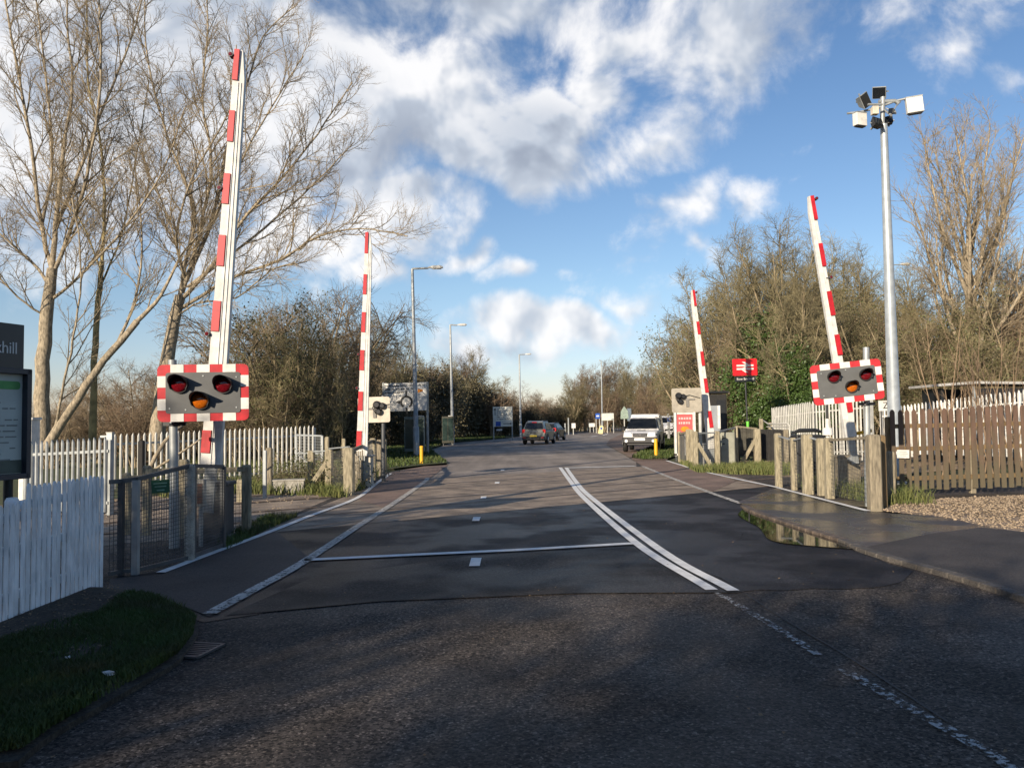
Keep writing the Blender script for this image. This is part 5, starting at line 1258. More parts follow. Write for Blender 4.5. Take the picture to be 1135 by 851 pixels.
# pickup, facing us
g_ = G(709, 502.2); L = 5.2
body = [(-2.55, .84, .86, .62, 1.10), (-1.0, .88, .90, .42, 1.12), (.9, .90, .91, .42, 1.12), (1.3, .90, .90, .42, 1.10), (2.2, .88, .84, .45, 1.03), (2.5, .84, .78, .50, .95), (2.6, .78, .70, .55, .86)]
cab = [(-.75, .84, .68, 1.08, 1.72), (-.65, .85, .70, 1.08, 1.78), (.45, .85, .68, 1.08, 1.76), (.60, .84, .66, 1.08, 1.68), (1.30, .82, .78, 1.05, 1.12)]
can = [(-2.5, .84, .74, 1.08, 1.74), (-2.4, .86, .76, 1.08, 1.88), (-.85, .86, .76, 1.08, 1.92), (-.70, .84, .72, 1.08, 1.86)]
ex = [('front_bumper', trim_m, 'box', (0, 2.60, .62), (1.66, .22, .30)), ('skid_plate', trim_m, 'box', (0, 2.45, .44), (1.3, .3, .16)), ('grille', trim_m, 'box', (0, 2.585, .87), (.72, .10, .17)), ('grille_bar', chrome, 'box', (0, 2.645, .87), (.62, .02, .03)),
      ('emblem', chrome, 'box', (0, 2.66, .88), (.13, .02, .09)), ('number_plate', plate_w, 'box', (0, 2.725, .66), (.52, .02, .12)),
      ('headlight', lamp_c, 'box', (-.60, 2.50, .90), (.34, .22, .19)), ('headlight', lamp_c, 'box', (.60, 2.50, .90), (.34, .22, .19)),
      ('fog_light', lamp_c, 'tube', [(-.66, 2.60, .58), (-.66, 2.73, .58)], .075), ('fog_light', lamp_c, 'tube', [(.66, 2.60, .58), (.66, 2.73, .58)], .075),
      ('mirror', trim_m, 'box', (-.98, .95, 1.18), (.16, .12, .22)), ('mirror', trim_m, 'box', (.98, .95, 1.18), (.16, .12, .22)),
      ('bonnet_scoop', trim_m, 'box', (0, 1.75, 1.08), (.42, .18, .04)), ('sill', trim_m, 'box', (-.88, -.1, .42), (.08, 2.2, .10)), ('sill', trim_m, 'box', (.88, -.1, .42), (.08, 2.2, .10)),
      ('door_handle', chrome, 'box', (.915, -.2, .98), (.03, .18, .03)), ('tail_light', lamp_rd, 'box', (.80, -2.57, .95), (.12, .05, .3)), ('tail_light', lamp_rd, 'box', (-.80, -2.57, .95), (.12, .05, .3))]
gl_ = [('windscreen', [(-.77, 1.27, 1.13), (.77, 1.27, 1.13), (.64, .66, 1.68), (-.64, .66, 1.68)], 1)]
for s in (-1, 1):
    gl_ += [('side_window', [(s*.835, .95, 1.14), (s*.845, .05, 1.14), (s*.715, .05, 1.66), (s*.70, .42, 1.66)], 1), ('side_window', [(s*.845, -.02, 1.14), (s*.845, -.62, 1.14), (s*.72, -.6, 1.66), (s*.715, -.02, 1.66)], 1),
            ('canopy_window', [(s*.835, -.95, 1.25), (s*.835, -2.3, 1.25), (s*.785, -2.3, 1.66), (s*.785, -.95, 1.66)], 1)]
vd = math.pi - R(14)
vehicle('pickup_truck', 'white pickup truck with a hard canopy, parked facing the camera on the right', 'pickup truck', g_ + Vector((2.3*math.sin(R(14)) + .1, 2.55, .03)), vd, body, [cab, can], white_car, (-1.55, 1.6), .38, .92, gl_, ex)
# grey SUV, seen from behind
def hatch(name, label, loc, head, paint, k=1.0, hgt=1.62, plate=plate_y, brake=True):
    z = hgt
    body = [(-2.10*k, .80, .80, .42, .98), (-1.9*k, .86, .86, .30, 1.02), (0, .90, .90, .26, 1.02), (1.2*k, .89, .88, .26, .98), (1.95*k, .84, .80, .30, .86), (2.15*k, .76, .70, .36, .72)]
    cab = [(-1.98*k, .80, .74, .98, 1.12), (-1.72*k, .80, .62, .98, z - .06), (-1.3*k, .82, .64, .98, z), (.2*k, .82, .62, .98, z - .02), (.35*k, .81, .60, .98, z - .08), (1.15*k, .78, .74, .95, 1.02)]
    ex = [('rear_bumper', trim_m, 'box', (0, -2.1*k, .46), (1.6, .18, .26)), ('number_plate', plate, 'box', (0, -2.2*k, .62), (.50, .03, .13)), ('tail_light', lamp_rd, 'box', (-.74, -2.04*k, .95), (.22, .12, .26)), ('tail_light', lamp_rd, 'box', (.74, -2.04*k, .95), (.22, .12, .26)),
          ('brake_light', lamp_rd, 'box', (0, -1.78*k, z - .10), (.34, .06, .06)), ('mirror', paint, 'box', (-.96, .75*k, 1.02), (.16, .1, .15)), ('mirror', paint, 'box', (.96, .75*k, 1.02), (.16, .1, .15)),
          ('roof_rail', trim_m, 'box', (-.58, -.6*k, z + .02), (.04, 1.7*k, .04)), ('roof_rail', trim_m, 'box', (.58, -.6*k, z + .02), (.04, 1.7*k, .04)), ('rear_trim', chrome, 'box', (0, -2.12*k, .86), (.62, .03, .06)),
          ('reflector', lamp_rd, 'box', (-.66, -2.2*k, .50), (.2, .02, .05)), ('reflector', lamp_rd, 'box', (.66, -2.2*k, .50), (.2, .02, .05)),
          ('headlight', lamp_c, 'box', (-.62, 2.02*k, .70), (.26, .16, .14)), ('headlight', lamp_c, 'box', (.62, 2.02*k, .70), (.26, .16, .14))]
    gl_ = [('rear_window', [(-.68, -2.0*k, 1.10), (.68, -2.0*k, 1.10), (.56, -1.80*k, z - .14), (-.56, -1.80*k, z - .14)], 1), ('windscreen', [(-.70, 1.15*k, 1.04), (.70, 1.15*k, 1.04), (.56, .47*k, z - .12), (-.56, .47*k, z - .12)], 1)]
    for s in (-1, 1): gl_.append(('side_window', [(s*.815, .8*k, 1.06), (s*.815, -1.5*k, 1.06), (s*.675, -1.3*k, z - .16), (s*.665, .3*k, z - .16)], 1))
    return vehicle(name, label, 'car', loc, head, body, [cab], paint, (-1.3*k, 1.3*k), .33, .90, gl_, ex, None)
g_ = G(592, 492.8); hatch('parked_car' if False else 'car', 'grey green car with red tail lights driving away, the nearer of two', g_ + Vector((.45, 2.1, 0)), -R(13), grey_car, 1.0, 1.68)
g_ = G(607.5, 488.6); hatch('car', 'dark car ahead of the grey one, partly hidden behind it', g_ + Vector((.4, 1.9, 0)), -R(16), dark_car, .95, 1.52)
# white van parked far right
g_ = gy(737.5, 70); body = [(-2.5, .90, .92, .35, 1.95), (1.2, .92, .90, .35, 1.98), (1.7, .92, .86, .35, 1.55), (2.35, .90, .84, .35, 1.12), (2.5, .82, .76, .40, .95)]
ex = [('front_bumper', trim_m, 'box', (0, 2.48, .50), (1.6, .16, .28)), ('headlight', lamp_c, 'box', (-.64, 2.38, .86), (.28, .2, .22)), ('headlight', lamp_c, 'box', (.64, 2.38, .86), (.28, .2, .22)), ('grille', trim_m, 'box', (0, 2.47, .82), (.7, .08, .16)), ('number_plate', plate_w, 'box', (0, 2.575, .55), (.5, .02, .12)),
      ('mirror', trim_m, 'box', (-1.0, 1.5, 1.35), (.18, .12, .26)), ('mirror', trim_m, 'box', (1.0, 1.5, 1.35), (.18, .12, .26))]
vehicle('van', 'white van parked beyond the grass to the right of the pickup truck', 'van', g_, math.pi - R(4), body, [], white_car, (-1.6, 1.6), .34, .93, [('windscreen', [(-.78, 1.93, 1.42), (.78, 1.93, 1.42), (.74, 1.36, 1.83), (-.74, 1.36, 1.83)], 1)], ex)
# ================================================================== TREES
class Chains:
    def __init__(s): s.d = {}
    def add(s, pts, rad, sides): s.d.setdefault((len(pts), sides), []).append((pts, rad))
    def mesh(s, off):
        VV, QQ, base = [], [], 0
        for (n, k), L in s.d.items():
            Pn = np.array([l[0] for l in L], float) - off; Rn = np.array([l[1] for l in L], float); B = len(L)
            T = np.gradient(Pn, axis=1); T /= np.linalg.norm(T, axis=2, keepdims=True) + 1e-9
            ref = np.tile(np.array([0.31, 0.94, 0.12]), (B, n, 1)); A = np.cross(T, ref); A /= np.linalg.norm(A, axis=2, keepdims=True) + 1e-9; C = np.cross(T, A)
            th = np.arange(k) * 2 * np.pi / k
            V = Pn[:, :, None] + Rn[:, :, None, None] * (A[:, :, None] * np.cos(th)[None, None, :, None] + C[:, :, None] * np.sin(th)[None, None, :, None])
            i = np.arange(n - 1)[:, None] * k + np.arange(k)[None]; j = np.arange(n - 1)[:, None] * k + (np.arange(k)[None] + 1) % k
            q = np.stack([i, j, j + k, i + k], -1).reshape(-1, 4)
            QQ.append((q[None] + (np.arange(B) * n * k)[:, None, None]).reshape(-1, 4) + base); VV.append(V.reshape(-1, 3)); base += B * n * k
        return np.concatenate(VV), np.concatenate(QQ)
def grow(rng, ch, tips, p0, d0, L, r0, lev, prm):
    q = prm[lev]; n = q['n']; pts = [p0]; d = d0 / (np.linalg.norm(d0) + 1e-9); up = q.get('up', 0); wob = q.get('wob', .15)
    for i in range(n - 1):
        d = d + rng.normal(0, wob, 3); d[2] += up; d /= np.linalg.norm(d); pts.append(pts[-1] + d * (L / (n - 1)))
    pts = np.array(pts); rr = r0 * (1 - np.linspace(0, 1, n) * (1 - q.get('tip', .3)))
    sides = 8 if r0 > .08 else (5 if r0 > .03 else 3)
    ch[0 if lev <= prm[0].get('split', 0) else 1].add(pts, rr, sides)
    spawn(rng, ch, tips, pts, rr, lev, prm, L)
def spawn(rng, ch, tips, pts, rr, lev, prm, L, mult=1):
    q = prm[lev]
    if lev + 1 >= len(prm):
        tips.append(pts[-1]); return
    c = prm[lev + 1]; nc = max(1, int(q['kids'] * mult * rng.uniform(.75, 1.25))); n = len(pts)
    for k in range(nc):
        t = q.get('t0', .2) + (1 - q.get('t0', .2)) * ((k + rng.uniform(0, 1)) / nc); f = min(t, .999) * (n - 1); i = int(f); f -= i
        p = pts[i] * (1 - f) + pts[i+1] * f; tg = pts[i+1] - pts[i]; tg = tg / (np.linalg.norm(tg) + 1e-9)
        a = rng.normal(0, 1, 3); a -= tg * a.dot(tg); a /= np.linalg.norm(a) + 1e-9
        ang = math.radians(c.get('ang', 40) * rng.uniform(.6, 1.35)); d = tg * math.cos(ang) + a * math.sin(ang)
        l = c['len'] * rng.uniform(.6, 1.25) * (1 - .45 * t); r = min(rr[i] * .7, c['r'] * rng.uniform(.7, 1.2))
        grow(rng, ch, tips, p, d, l, r, lev + 1, prm)
def finish_tree(name, label, cat, loc, ch, mt, mc, group=None, leaves=None):
    t = thing(name, label, cat, loc, group); off = np.array(loc)
    for k, nm, mm in ((0, 'trunk', mt), (1, 'crown', mc)):
        if ch[k].d:
            V, Q = ch[k].mesh(off); fast_mesh(nm, V, Q, mm, t)
    return t
def leaf_cloud(name, pts, n, spread, size, m, parent, off, seed=1, flat=False):
    rng = np.random.default_rng(seed); pts = np.asarray(pts); C = pts[rng.integers(0, len(pts), n)] + rng.normal(0, 1, (n, 3)) * spread - off
    a = rng.normal(0, 1, (n, 3)); a /= np.linalg.norm(a, axis=1, keepdims=True); b = np.cross(a, rng.normal(0, 1, (n, 3))); b /= np.linalg.norm(b, axis=1, keepdims=True)
    S = (size * rng.uniform(.5, 1.3, n))[:, None]; V = np.stack([C - a*S, C - b*S*.6, C + a*S, C + b*S*.6], 1).reshape(-1, 3); Q = np.arange(n)[:, None]*4 + [0, 1, 2, 3]
    return fast_mesh(name, V, Q, m, parent, smooth=False)

# ---- two large bare trees at the left, limbs placed where the photo has them
def pl(L, Y): 
    o = []
    for q in L:
        p = P(q[0], q[1], Y + (q[2] if len(q) > 2 else 0)); o.append(np.array(p))
    return o
def limb(rng, ch, tips, pxs, Y, r0, r1, prm, mult=1, sub=4):
    pts = np.array([np.array(p) for p in smoothpath([Vector(p) for p in pl(pxs, Y)], sub)])
    pts[1:-1] += rng.normal(0, .012, pts[1:-1].shape); n = len(pts); rr = r1 + (r0 * .72 - r1) * (1 - np.linspace(0, 1, n)) ** 1.25
    ch[0].add(pts, rr, 9 if r0 > .06 else 6); L = np.linalg.norm(np.diff(pts, axis=0), axis=1).sum()
    spawn(rng, ch, tips, pts, rr, 0, prm, L, mult * L / 6)
hero = [dict(kids=19, t0=.10), dict(n=7, len=2.3, r=.026, ang=38, kids=9, wob=.13, up=.12, tip=.3, t0=.15), dict(n=5, len=.95, r=.011, ang=40, kids=7, wob=.18, up=.05, tip=.45), dict(n=4, len=.42, r=.0062, ang=40, kids=0, wob=.22, up=.04, tip=.6)]
rng = np.random.default_rng(21)
ch = [Chains(), Chains()]; tips = []; Y = 26
trunkp = dict(hero[0]); noside = [dict(kids=0)] + hero[1:]
def bare(pxs, Y, r0, r1):
    r0 *= .86; r1 *= .8
    pts = np.array([np.array(p) for p in smoothpath([Vector(p) for p in pl(pxs, Y)], 4)]); pts[1:-1] += rng.normal(0, .015, pts[1:-1].shape)
    ch[0].add(pts, np.linspace(r0, r1, len(pts)) * (1 + rng.normal(0, .03, len(pts))), 12)
bare([(46,500),(47,420),(52,345),(58,298)], Y, .29, .20)
for (L, r0, m_) in (([(58,300),(62,250),(70,170),(80,95),(74,20),(78,-60)], .13, 1), ([(58,300),(46,250),(34,160,-.5),(20,80,-1),(6,0,-1.2),(0,-60)], .11, 1), ([(56,318),(36,292),(10,268),(-30,235)], .08, 1),
    ([(61,255),(88,190,.6),(118,110,1),(145,45,1.4),(165,-30,1.6)], .10, 1), ([(58,305),(76,262),(96,195,-1),(112,90,-1.5),(110,0,-1.8),(112,-60)], .10, 1), ([(46,250),(58,180,1.5),(50,80,2.2),(40,0,2.5),(40,-50)], .08, 1),
    ([(60,330),(95,300,-.6),(140,250,-1.2),(180,190,-1.5),(205,120,-2)], .07, .9), ([(53,352),(20,330,-.6),(-10,300,-.8),(-50,290)], .05, .8)):
    limb(rng, ch, tips, L, Y, r0, .02, hero, m_)
finish_tree('bare_tree', 'large bare tree with a thick pale trunk at the far left, behind the palisade fence', 'tree', tuple(gy(46, Y, -.1)), ch, bark_pale, twig_tan)
ch = [Chains(), Chains()]; tips = []; Y = 24.5
bare([(50,498),(78,455),(115,400),(152,356)], Y, .17, .11)
for (L, r0, m_) in (([(152,356),(178,328),(200,285),(225,255)], .10, .8), ([(128,386),(150,330,.5),(158,260,.8),(150,190,1)], .07, .9), ([(60,480),(72,420,-.4),(84,360,-.6),(90,290,-.8),(80,220,-1)], .06, .7)):
    limb(rng, ch, tips, L, Y, r0, .02, hero, m_)
finish_tree('bare_tree', 'bare tree leaning strongly to the right, crossing in front of a slim trunk', 'tree', tuple(gy(50, Y, -.1)), ch, bark_pale, twig_tan)
ch = [Chains(), Chains()]; tips = []; Y = 27.5
bare([(102,500),(104,420),(108,350),(113,290)], Y, .15, .10)
for (L, r0, m_) in (([(113,290),(116,230),(112,160),(98,90),(96,0),(90,-50)], .085, 1), ([(110,320),(135,260,.5),(150,180,.8),(165,90,1)], .05, 1), ([(112,300),(92,250,.8),(72,210,1.5)], .05, .8)):
    limb(rng, ch, tips, L, Y, r0, .018, hero, m_)
finish_tree('bare_tree', 'slim bare tree with a mossy trunk between the thick left tree and the signal board', 'tree', tuple(gy(102, Y, -.1)), ch, mat('bark_mossy', (.32,.26,.12), .9, .45, 3, bump=.8, bscale=25), twig_tan)
ch = [Chains(), Chains()]; tips = []; Y = 26.5
bare([(172,500),(180,430),(190,370),(200,328)], Y, .30, .21)
for (L, r0, m_) in (([(198,335),(206,290),(216,235),(196,180),(176,120),(162,50),(160,-40)], .11, 1), ([(202,325),(222,255),(234,180),(224,110),(230,30),(228,-30)], .10, 1), ([(206,312),(236,240,.6),(250,170,1),(272,100,1.4),(292,40,1.8),(330,5,2)], .11, 1),
    ([(200,332),(232,298,-.4),(272,240,-.8),(312,198,-1),(352,148,-1.2),(390,92,-1.4)], .11, 1), ([(208,318),(262,278,.6),(322,228,1.2),(360,192,1.6),(392,158,2)], .075, .9), ([(200,342),(250,312,-.6),(310,288,-1),(352,263,-1.2),(400,254,-1.4),(452,262,-1.5)], .085, .9),
    ([(204,300),(186,240,1),(160,180,1.4),(138,110,1.6)], .06, .9), ([(234,250),(262,190,-1.6),(300,120,-2.4),(336,62,-2.8)], .06, .9), ([(205,310),(196,262,-1),(212,200,-1.6),(255,120,-2),(262,50,-2.2)], .07, .9), ([(196,350),(222,335,-.8),(262,330,-1.2),(300,300,-1.6),(340,290,-1.8)], .05, .9)):
    limb(rng, ch, tips, L, Y, r0, .018, hero, m_)
finish_tree('bare_tree', 'broad bare tree fanning out behind the nearest raised barrier boom', 'tree', tuple(gy(172, Y, -.1)), ch, bark_pale, twig_tan)

# ---- prototypes, copied
def make_proto(kind, seed, H, mt, mc, label, name='bare_tree', cat='tree', group=None, leafm=None, nleaf=0, lsize=.1, lspread=.25):
    rng = np.random.default_rng(seed); ch = [Chains(), Chains()]; tips = []; base = np.zeros(3)
    if kind == 'scrub':
        prm = [dict(n=7, kids=11, wob=.13, up=.03, tip=.25, t0=.1, split=0), dict(n=6, len=H*.34, r=.03, ang=48, kids=9, wob=.2, up=.06, tip=.35, t0=.1), dict(n=4, len=H*.15, r=.013, ang=50, kids=6, wob=.25, up=.03, tip=.5), dict(n=3, len=H*.075, r=.009, ang=45, kids=0, wob=.3, up=0, tip=.7)]
        for k in range(9):
            a = rng.uniform(0, 6.28); tl_ = rng.uniform(.05, .5); grow(rng, ch, tips, base + np.array([math.cos(a), math.sin(a), 0]) * rng.uniform(0, .9), np.array([math.cos(a)*tl_, math.sin(a)*tl_, 1]), H * rng.uniform(.65, .95), rng.uniform(.05, .09), 0, prm)
    elif kind == 'round':
        prm = [dict(n=8, kids=0, wob=.05, up=.05, tip=.35), dict(n=8, len=H*.5, r=.10, ang=35, kids=12, wob=.11, up=.07, tip=.25, t0=.15), dict(n=6, len=H*.22, r=.036, ang=45, kids=9, wob=.17, up=.05, tip=.35, t0=.1), dict(n=4, len=H*.10, r=.016, ang=48, kids=7, wob=.22, up=.03, tip=.5, t0=.05), dict(n=3, len=H*.045, r=.010, ang=42, kids=0, wob=.25, tip=.7)]
        prm[0]['split'] = 1; p = base; hpt = [base + np.array([rng.normal(0, .08), rng.normal(0, .08), z]) for z in np.linspace(0, H*.55, 6)]; pts = np.array(hpt); rr = np.linspace(H*.018, H*.010, 6); ch[0].add(pts, rr, 9)
        for k in range(13):
            t = .3 + .7 * k / 12; f = t*5*.999; i = int(f); q = pts[i]*(1-(f-i)) + pts[i+1]*(f-i); a = k*2.4 + rng.uniform(-.4, .4); sp = .75 - .45*t
            grow(rng, ch, tips, q, np.array([math.cos(a)*sp, math.sin(a)*sp, .75]), H*rng.uniform(.42, .55), rr[i]*.55, 1, prm)
    elif kind == 'poplar':
        prm = [dict(n=8, kids=0, split=1), dict(n=9, len=H*.55, r=.075, ang=20, kids=16, wob=.05, up=.09, tip=.2, t0=.12), dict(n=6, len=H*.16, r=.028, ang=32, kids=8, wob=.12, up=.12, tip=.35, t0=.1), dict(n=4, len=H*.075, r=.013, ang=36, kids=4, wob=.18, up=.08, tip=.5, t0=.1), dict(n=3, len=H*.03, r=.008, ang=38, kids=0, wob=.2, tip=.7)]
        pts = np.array([[rng.normal(0, .06), rng.normal(0, .06), z] for z in np.linspace(0, H*.5, 6)]); rr = np.linspace(H*.016, H*.010, 6); ch[0].add(pts, rr, 9)
        for k in range(17):
            t = .22 + .78*k/16; f = t*5*.999; i = int(f); q = pts[i]*(1-(f-i)) + pts[i+1]*(f-i); a = k*2.4; sp = rng.uniform(.35, .85)*(1.2 - .6*t)
            grow(rng, ch, tips, q, np.array([math.cos(a)*sp, math.sin(a)*sp, 1]), H*rng.uniform(.36, .52), rr[i]*.5, 1, prm)
    t = finish_tree(name, label, cat, (0, 0, 0), ch, mt, mc, group)
    if nleaf: leaf_cloud('foliage', np.array(tips)[np.array(tips)[:, 2] < H*1.2], nleaf, lspread, lsize, leafm, t, np.zeros(3), seed)
    return t
def place(proto, used, x, y, sc_, rz, label, group=None, z=-.1, sz=None):
    o = proto if not used.get(proto.name) else dup(proto)
    used[proto.name] = True; o.location = (x, y, z); o.scale = (sc_, sc_, sz or sc_); o.rotation_euler = (0, 0, rz); o['label'] = label
    if group: o['group'] = group
    return o
U = {}; rp = random.Random(8)
scrubA = make_proto('scrub', 31, 6.5, bark_dark, twig_brown, 's', 'scrub_bush', 'bush')
scrubB = make_proto('scrub', 32, 6.5, bark_dark, twig_green, 's', 'scrub_bush', 'bush', leafm=leaf_olive, nleaf=3500, lsize=.05, lspread=.14)
scrubC = make_proto('scrub', 33, 6.5, bark_dark, twig_red, 's', 'scrub_bush', 'bush')
dense = make_proto('scrub', 34, 6.0, bark_dark, twig_brown, 's', 'dark_hedge', 'hedge', leafm=leaf_hedge, nleaf=26000, lsize=.10, lspread=.42)
ivy = make_proto('round', 41, 11, bark_dark, twig_green, 's', 'ivy_tree', 'tree', leafm=leaf_ivy, nleaf=2, lsize=.1)
rndA = make_proto('round', 42, 11, bark_dark, twig_green, 's', 'bare_tree', 'tree')
rndB = make_proto('round', 43, 10, bark_pale, twig_red, 's', 'bare_tree', 'tree')
pop = make_proto('poplar', 51, 17, bark_pale, twig_tan, 's', 'tall_bare_tree', 'tree')
# ivy foliage clothing the trunk and lower limbs
rngi = np.random.default_rng(77)
cl = []
for k in range(75):
    z = rngi.uniform(.3, 6.6); a = rngi.uniform(0, 6.28); r = rngi.uniform(.2, 2.5) * (1.0 if z < 5 else .55); cl.append((math.cos(a)*r, math.sin(a)*r, z))
for o in list(ivy.children):
    if o.name.startswith('foliage'): bpy.data.objects.remove(o)
leaf_cloud('foliage', cl, 42000, np.array([.42, .42, .5]), .085, leaf_ivy, ivy, np.zeros(3), 3)
def at(px, Y): p = gy(px, Y); return p.x, p.y
def hscale(px, top, Y, H): return (P(px, top, Y).z + .1) / H
# hedgerow left: (px, top_py, Y, proto)
LH = [(-15,440,36,scrubA),(22,436,38,scrubA),(70,425,40,scrubC),(120,405,38,scrubA),(150,395,36,scrubA),(185,400,40,scrubC),(225,392,36,scrubA),(255,380,38,scrubC),(285,365,36,scrubB),(310,345,34,scrubB),(338,315,38,scrubA),(352,300,42,scrubA),(368,318,44,scrubA),
      (380,345,44,scrubB),(402,365,54,scrubA),(422,372,60,scrubC),(440,385,64,scrubC),(458,392,64,scrubA),(478,396,68,scrubC),(428,362,58,scrubB),(492,404,74,scrubB),(330,400,33,scrubB),(365,395,34,scrubB),(300,420,32,scrubA),(250,425,33,scrubA),(200,430,33,scrubA),(150,430,33,scrubC),(100,435,34,scrubA),(60,440,33,scrubA)]
for i, (px, tp, Y, pr) in enumerate(LH):
    x, y = at(px, Y); s = hscale(px, tp, Y, 6.1); place(pr, U, x, y, s * (1 if px < 360 else .62), rp.uniform(0, 6.28), 'x', 'tangled bare bushes along the left hedgerow', sz=s)['pxy'] = (px, tp)
LD = [(425,412,60,dense),(447,412,62,dense),(468,408,66,dense),(486,412,80,dense),(505,418,88,dense),(522,426,92,dense),(538,431,94,dense),(436,445,56,dense),(462,445,58,dense),(398,428,52,dense),(368,440,40,dense),(340,445,37,dense),(305,452,36,dense),(270,458,36,dense),(230,460,37,dense),(190,462,37,dense)]
for i, (px, tp, Y, pr) in enumerate(LD):
    x, y = at(px, Y + 2); s = hscale(px, tp, Y, 6.0); place(pr, U, x, y, max(s, .55), rp.uniform(0, 6.28), 'x', 'dark dense hedge on the left', sz=s)['pxy'] = (px, tp)
FH = [(508,398,92,rndB),(524,392,95,rndA),(548,425,90,scrubC),(562,424,96,scrubB),(578,430,100,scrubC),(592,438,112,scrubC),(604,440,118,scrubB),(618,441,122,scrubC),(632,440,126,scrubB),(646,444,134,scrubC),(662,450,145,scrubA),(680,446,145,scrubC),(700,440,140,scrubA),(720,436,135,scrubC),(742,430,125,scrubA),(765,425,110,scrubC),(785,420,95,scrubA),
      (648,408,125,rndB),(672,404,128,rndB),(690,402,132,rndA),(706,404,120,rndA),(722,408,120,rndB),(738,410,112,rndA),(752,404,105,rndA),(636,420,120,rndA),(668,428,118,scrubC),(695,425,122,scrubB),(728,424,112,scrubC),(712,432,125,scrubB),(650,432,128,scrubB),(635,440,120,scrubB),(752,440,100,scrubA),(598,450,104,dense),(616,451,112,dense),(575,450,98,dense),(556,448,92,dense),(640,457,140,dense),(665,458,142,dense),(700,455,140,dense),(735,452,125,dense),(765,448,100,dense)]
for i, (px, tp, Y, pr) in enumerate(FH):
    x, y = at(px, Y + 3); H = {'round': 11}.get(0, 6.1) if pr in (scrubA, scrubB, scrubC, dense) else (10.8 if pr is rndA else 9.8); s = hscale(px, tp, Y, H); sxy = s if pr in (rndA, rndB) else s * 1.25
    place(pr, U, x, y, sxy, rp.uniform(0, 6.28), 'x', 'trees and bushes beyond the far bend of the road', sz=s)['pxy'] = (px, tp)
RH = [(768,350,52,rndA),(800,296,50,rndA),(826,272,48,rndA),(858,256,41,ivy),(880,268,46,rndA),(905,276,54,rndA),(932,282,56,rndA),(962,288,50,rndA),(1000,294,54,rndA),(1032,300,52,rndA),(1120,292,50,rndA),(1160,282,50,rndA),(1080,84,44,pop),(1150,268,46,rndB)]
for i, (px, tp, Y, pr) in enumerate(RH):
    x, y = at(px, Y); H = 17.5 if pr is pop else 11.6; s = hscale(px, tp, Y, H); place(pr, U, x, y, s * (1.05 if pr is pop else 1), rp.uniform(0, 6.28), 'x', 'bare trees massed on the right', sz=s)['pxy'] = (px, tp)
RS = [(790,350,44,scrubB),(812,340,43,scrubA),(832,380,46,scrubB),(845,330,52,scrubB),(905,350,44,scrubB),(930,345,46,scrubA),(955,340,42,scrubB),(980,345,44,scrubA),(1005,345,42,scrubB),(1035,350,44,scrubB),(1060,350,46,scrubA),(1095,345,44,scrubB),(1120,335,42,scrubB),(1150,340,44,scrubA),
      (780,425,46,scrubA),(812,435,42,dense),(795,440,44,dense),(905,420,44,dense),(945,415,46,dense),(985,410,48,dense),(1025,412,50,dense),(1065,410,50,dense),(1105,408,50,dense),(1145,408,50,dense),(905,395,40,scrubB),(815,415,42,scrubB)]
for i, (px, tp, Y, pr) in enumerate(RS):
    x, y = at(px, Y); s = hscale(px, tp, Y, 6.1); place(pr, U, x, y, s, rp.uniform(0, 6.28), 'x', 'undergrowth below the trees on the right', sz=s)['pxy'] = (px, tp)
# second ivy tree and saplings by the palisade
x, y = at(884, 38); place(ivy, U, x, y, .62, 2.0, 'x', 'bare trees massed on the right', sz=.72)['pxy'] = (872, 330)
rngs = np.random.default_rng(90); ch = [Chains(), Chains()]; tips = []
sap = [dict(n=6, kids=6, wob=.05, up=.06, tip=.3, t0=.2), dict(n=4, len=.8, r=.009, ang=28, kids=3, wob=.1, up=.08, tip=.4), dict(n=3, len=.35, r=.006, ang=30, kids=0, wob=.2, tip=.5)]
for k in range(34):
    px = rngs.uniform(1040, 1150); p = gy(px, rngs.uniform(20.5, 22.5)); grow(rngs, ch, tips, np.array([p.x, p.y, 0.]), np.array([rngs.normal(0, .12), rngs.normal(0, .1), 1]), rngs.uniform(2.4, 4.2), .022, 0, sap)
g_ = gy(1095, 21.5); finish_tree('sapling_clump', 'clump of thin reddish bare saplings behind the brown fence, in front of the dark shelter', 'shrub', tuple(g_), ch, twig_red, twig_red)
# shrub tangle around the left signal post and far-left bramble
ch = [Chains(), Chains()]; tips = []; br = [dict(n=7, kids=8, wob=.3, up=-.03, tip=.3, t0=.1), dict(n=5, len=.5, r=.006, ang=60, kids=3, wob=.3, up=0, tip=.5), dict(n=3, len=.2, r=.004, ang=50, kids=0, wob=.3, tip=.6)]
for k in range(70):
    p = gy(rngs.uniform(285, 395), rngs.uniform(20, 22.5)); a = rngs.uniform(0, 6.28); grow(rngs, ch, tips, np.array([p.x, p.y, 0.]), np.array([math.cos(a), math.sin(a), .9]), rngs.uniform(.5, 1.1), .008, 0, br)
t = finish_tree('bramble_patch', 'low brown bramble tangle in front of the left palisade fence', 'bramble', tuple(gy(340, 21)), ch, twig_brown, twig_brown)
leaf_cloud('foliage', tips, 5000, .10, .03, leaf_olive, t, np.array(gy(340, 21)), 5)
# broken bough resting against the palisade
b = MB(); Y = 17.5; b.tube([P(166, 520, Y), P(172, 506, Y), P(182, 490, Y), P(193, 478, Y), P(205, 470, Y + .5)], [.05, .045, .04, .03, .015], 8); b.tube([P(168, 522, Y), P(190, 508, Y), P(215, 492, Y), P(225, 484, Y)], [.03, .026, .02, .01], 7)
tag(b.build('fallen_bough', bark_pale), 'pale broken bough leaning against the left palisade behind the signal post', 'branch')
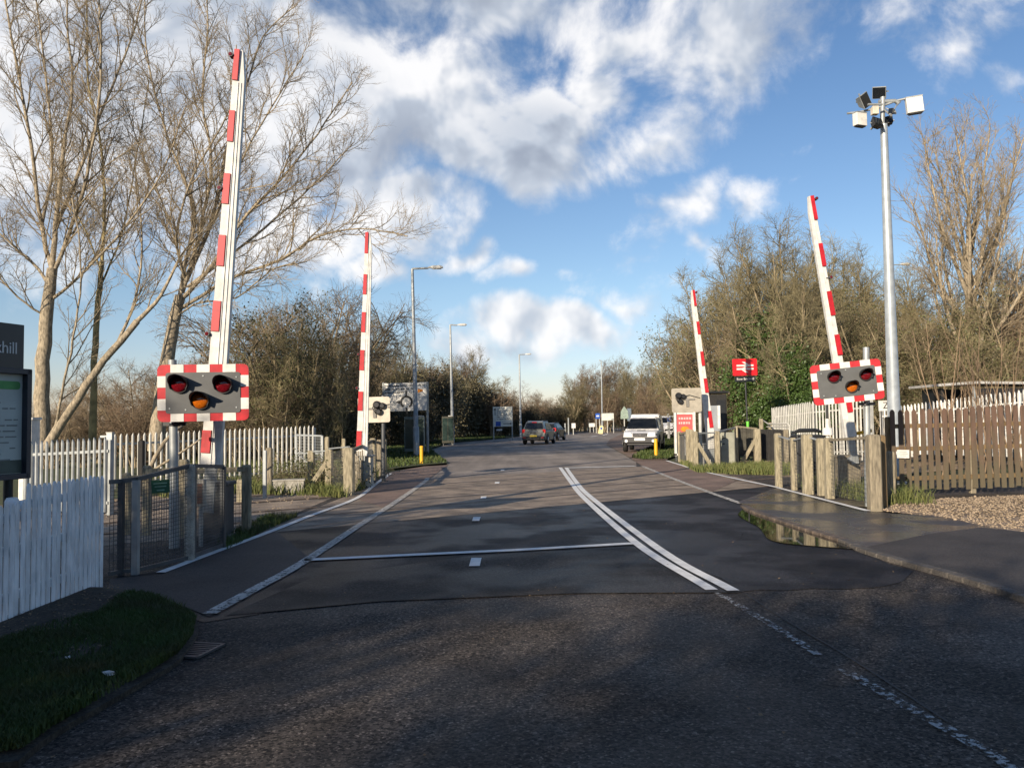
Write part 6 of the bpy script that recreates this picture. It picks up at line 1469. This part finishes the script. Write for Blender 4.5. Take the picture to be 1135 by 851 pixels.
# trees and hedge behind the camera, whose shadows fall on the foreground
for i, (x, y, s, pr) in enumerate([(-22,-9,1.36,dense),(-18.5,-10,1.42,dense),(-15.4,-10.5,1.40,dense),(-10.9,-11,.85,scrubA),(-7.2,-12,1.1,dense),(-20,-14,.8,rndA),(-13,-15,.72,rndA),(-6.5,-14,.72,rndA),(-2,-13,1.0,scrubA),(-4.5,-12.5,1.05,dense),(-.5,-15,.75,rndA),(1.5,-12,1.1,scrubA),(-25.5,-9,1.25,dense),(3.5,-10.5,.9,scrubA)]):
    place(pr, U, x, y, s, i * 1.3, 'x', 'trees and hedge behind the viewpoint', sz=s)['pxy'] = (-1, i)
# ---- labels for the copies, from what stands where
def where(px):
    for a, s in ((-30,'at the left edge'),(30,'behind the notice board'),(80,'between the two left trunks'),(135,'left of the nearest signal board'),(200,'behind the nearest signal board'),(290,'right of the nearest signal board'),(330,'midway between the two left barriers'),(375,'just left of the far left barrier'),
                 (410,'behind the far left barrier'),(440,'left of the roundabout sign'),(475,'behind the roundabout sign'),(500,'behind the second left street lamp'),(530,'left of the square white sign'),(560,'behind the square white sign'),(590,'above the departing cars'),(625,'right of the departing cars'),(652,'left of the blue road sign'),
                 (675,'behind the blue road sign'),(705,'behind the pointed grey sign'),(740,'above the pickup truck'),(775,'left of the far right barrier'),(805,'behind the black shelter'),(835,'behind the red station sign'),(870,'above the pale palisade fence'),(900,'left of the right barrier boom'),(950,'above the tilted signal board'),(985,'behind the tall mast'),
                 (1020,'just right of the tall mast'),(1065,'above the left end of the dark shelter'),(1110,'above the dark shelter'),(2000,'at the right edge')):
        if px <= a: return s
kinds = {'scrub_bush': 'bare twiggy bush', 'dark_hedge': 'dark leafy hedge clump', 'ivy_tree': 'ivy clad green tree', 'bare_tree': 'bare rounded tree', 'tall_bare_tree': 'very tall upright bare tree'}
seen = {}; items = sorted([o for o in sc.objects if 'pxy' in o], key=lambda o: o['pxy'][0])
for o in items:
    px, tp = o['pxy']; base = o.name.split('.')[0]
    if px == -1:
        base_l = kinds[base] + ' behind the viewpoint, throwing shade on the foreground'
    else:
        base_l = '%s %s' % (kinds[base], where(px))
    seen.setdefault(base_l, []).append(o)
ordn = ['tallest', 'second tallest', 'third tallest', 'fourth tallest', 'fifth tallest', 'sixth tallest', 'seventh tallest', 'eighth tallest', 'lowest']
for l, os2 in seen.items():
    os2.sort(key=lambda o: o['pxy'][1])
    for i, o in enumerate(os2):
        o['label'] = l if (len(os2) == 1 or o['pxy'][0] == -1) else l + (', the taller of two' if i == 0 else ', the lower of two') if len(os2) == 2 or o['pxy'][0] == -1 else l + ', ' + ordn[min(i, 8)] + ' of its kind there'
        if o['pxy'][0] == -1: o['label'] = l
for o in items: del o['pxy']
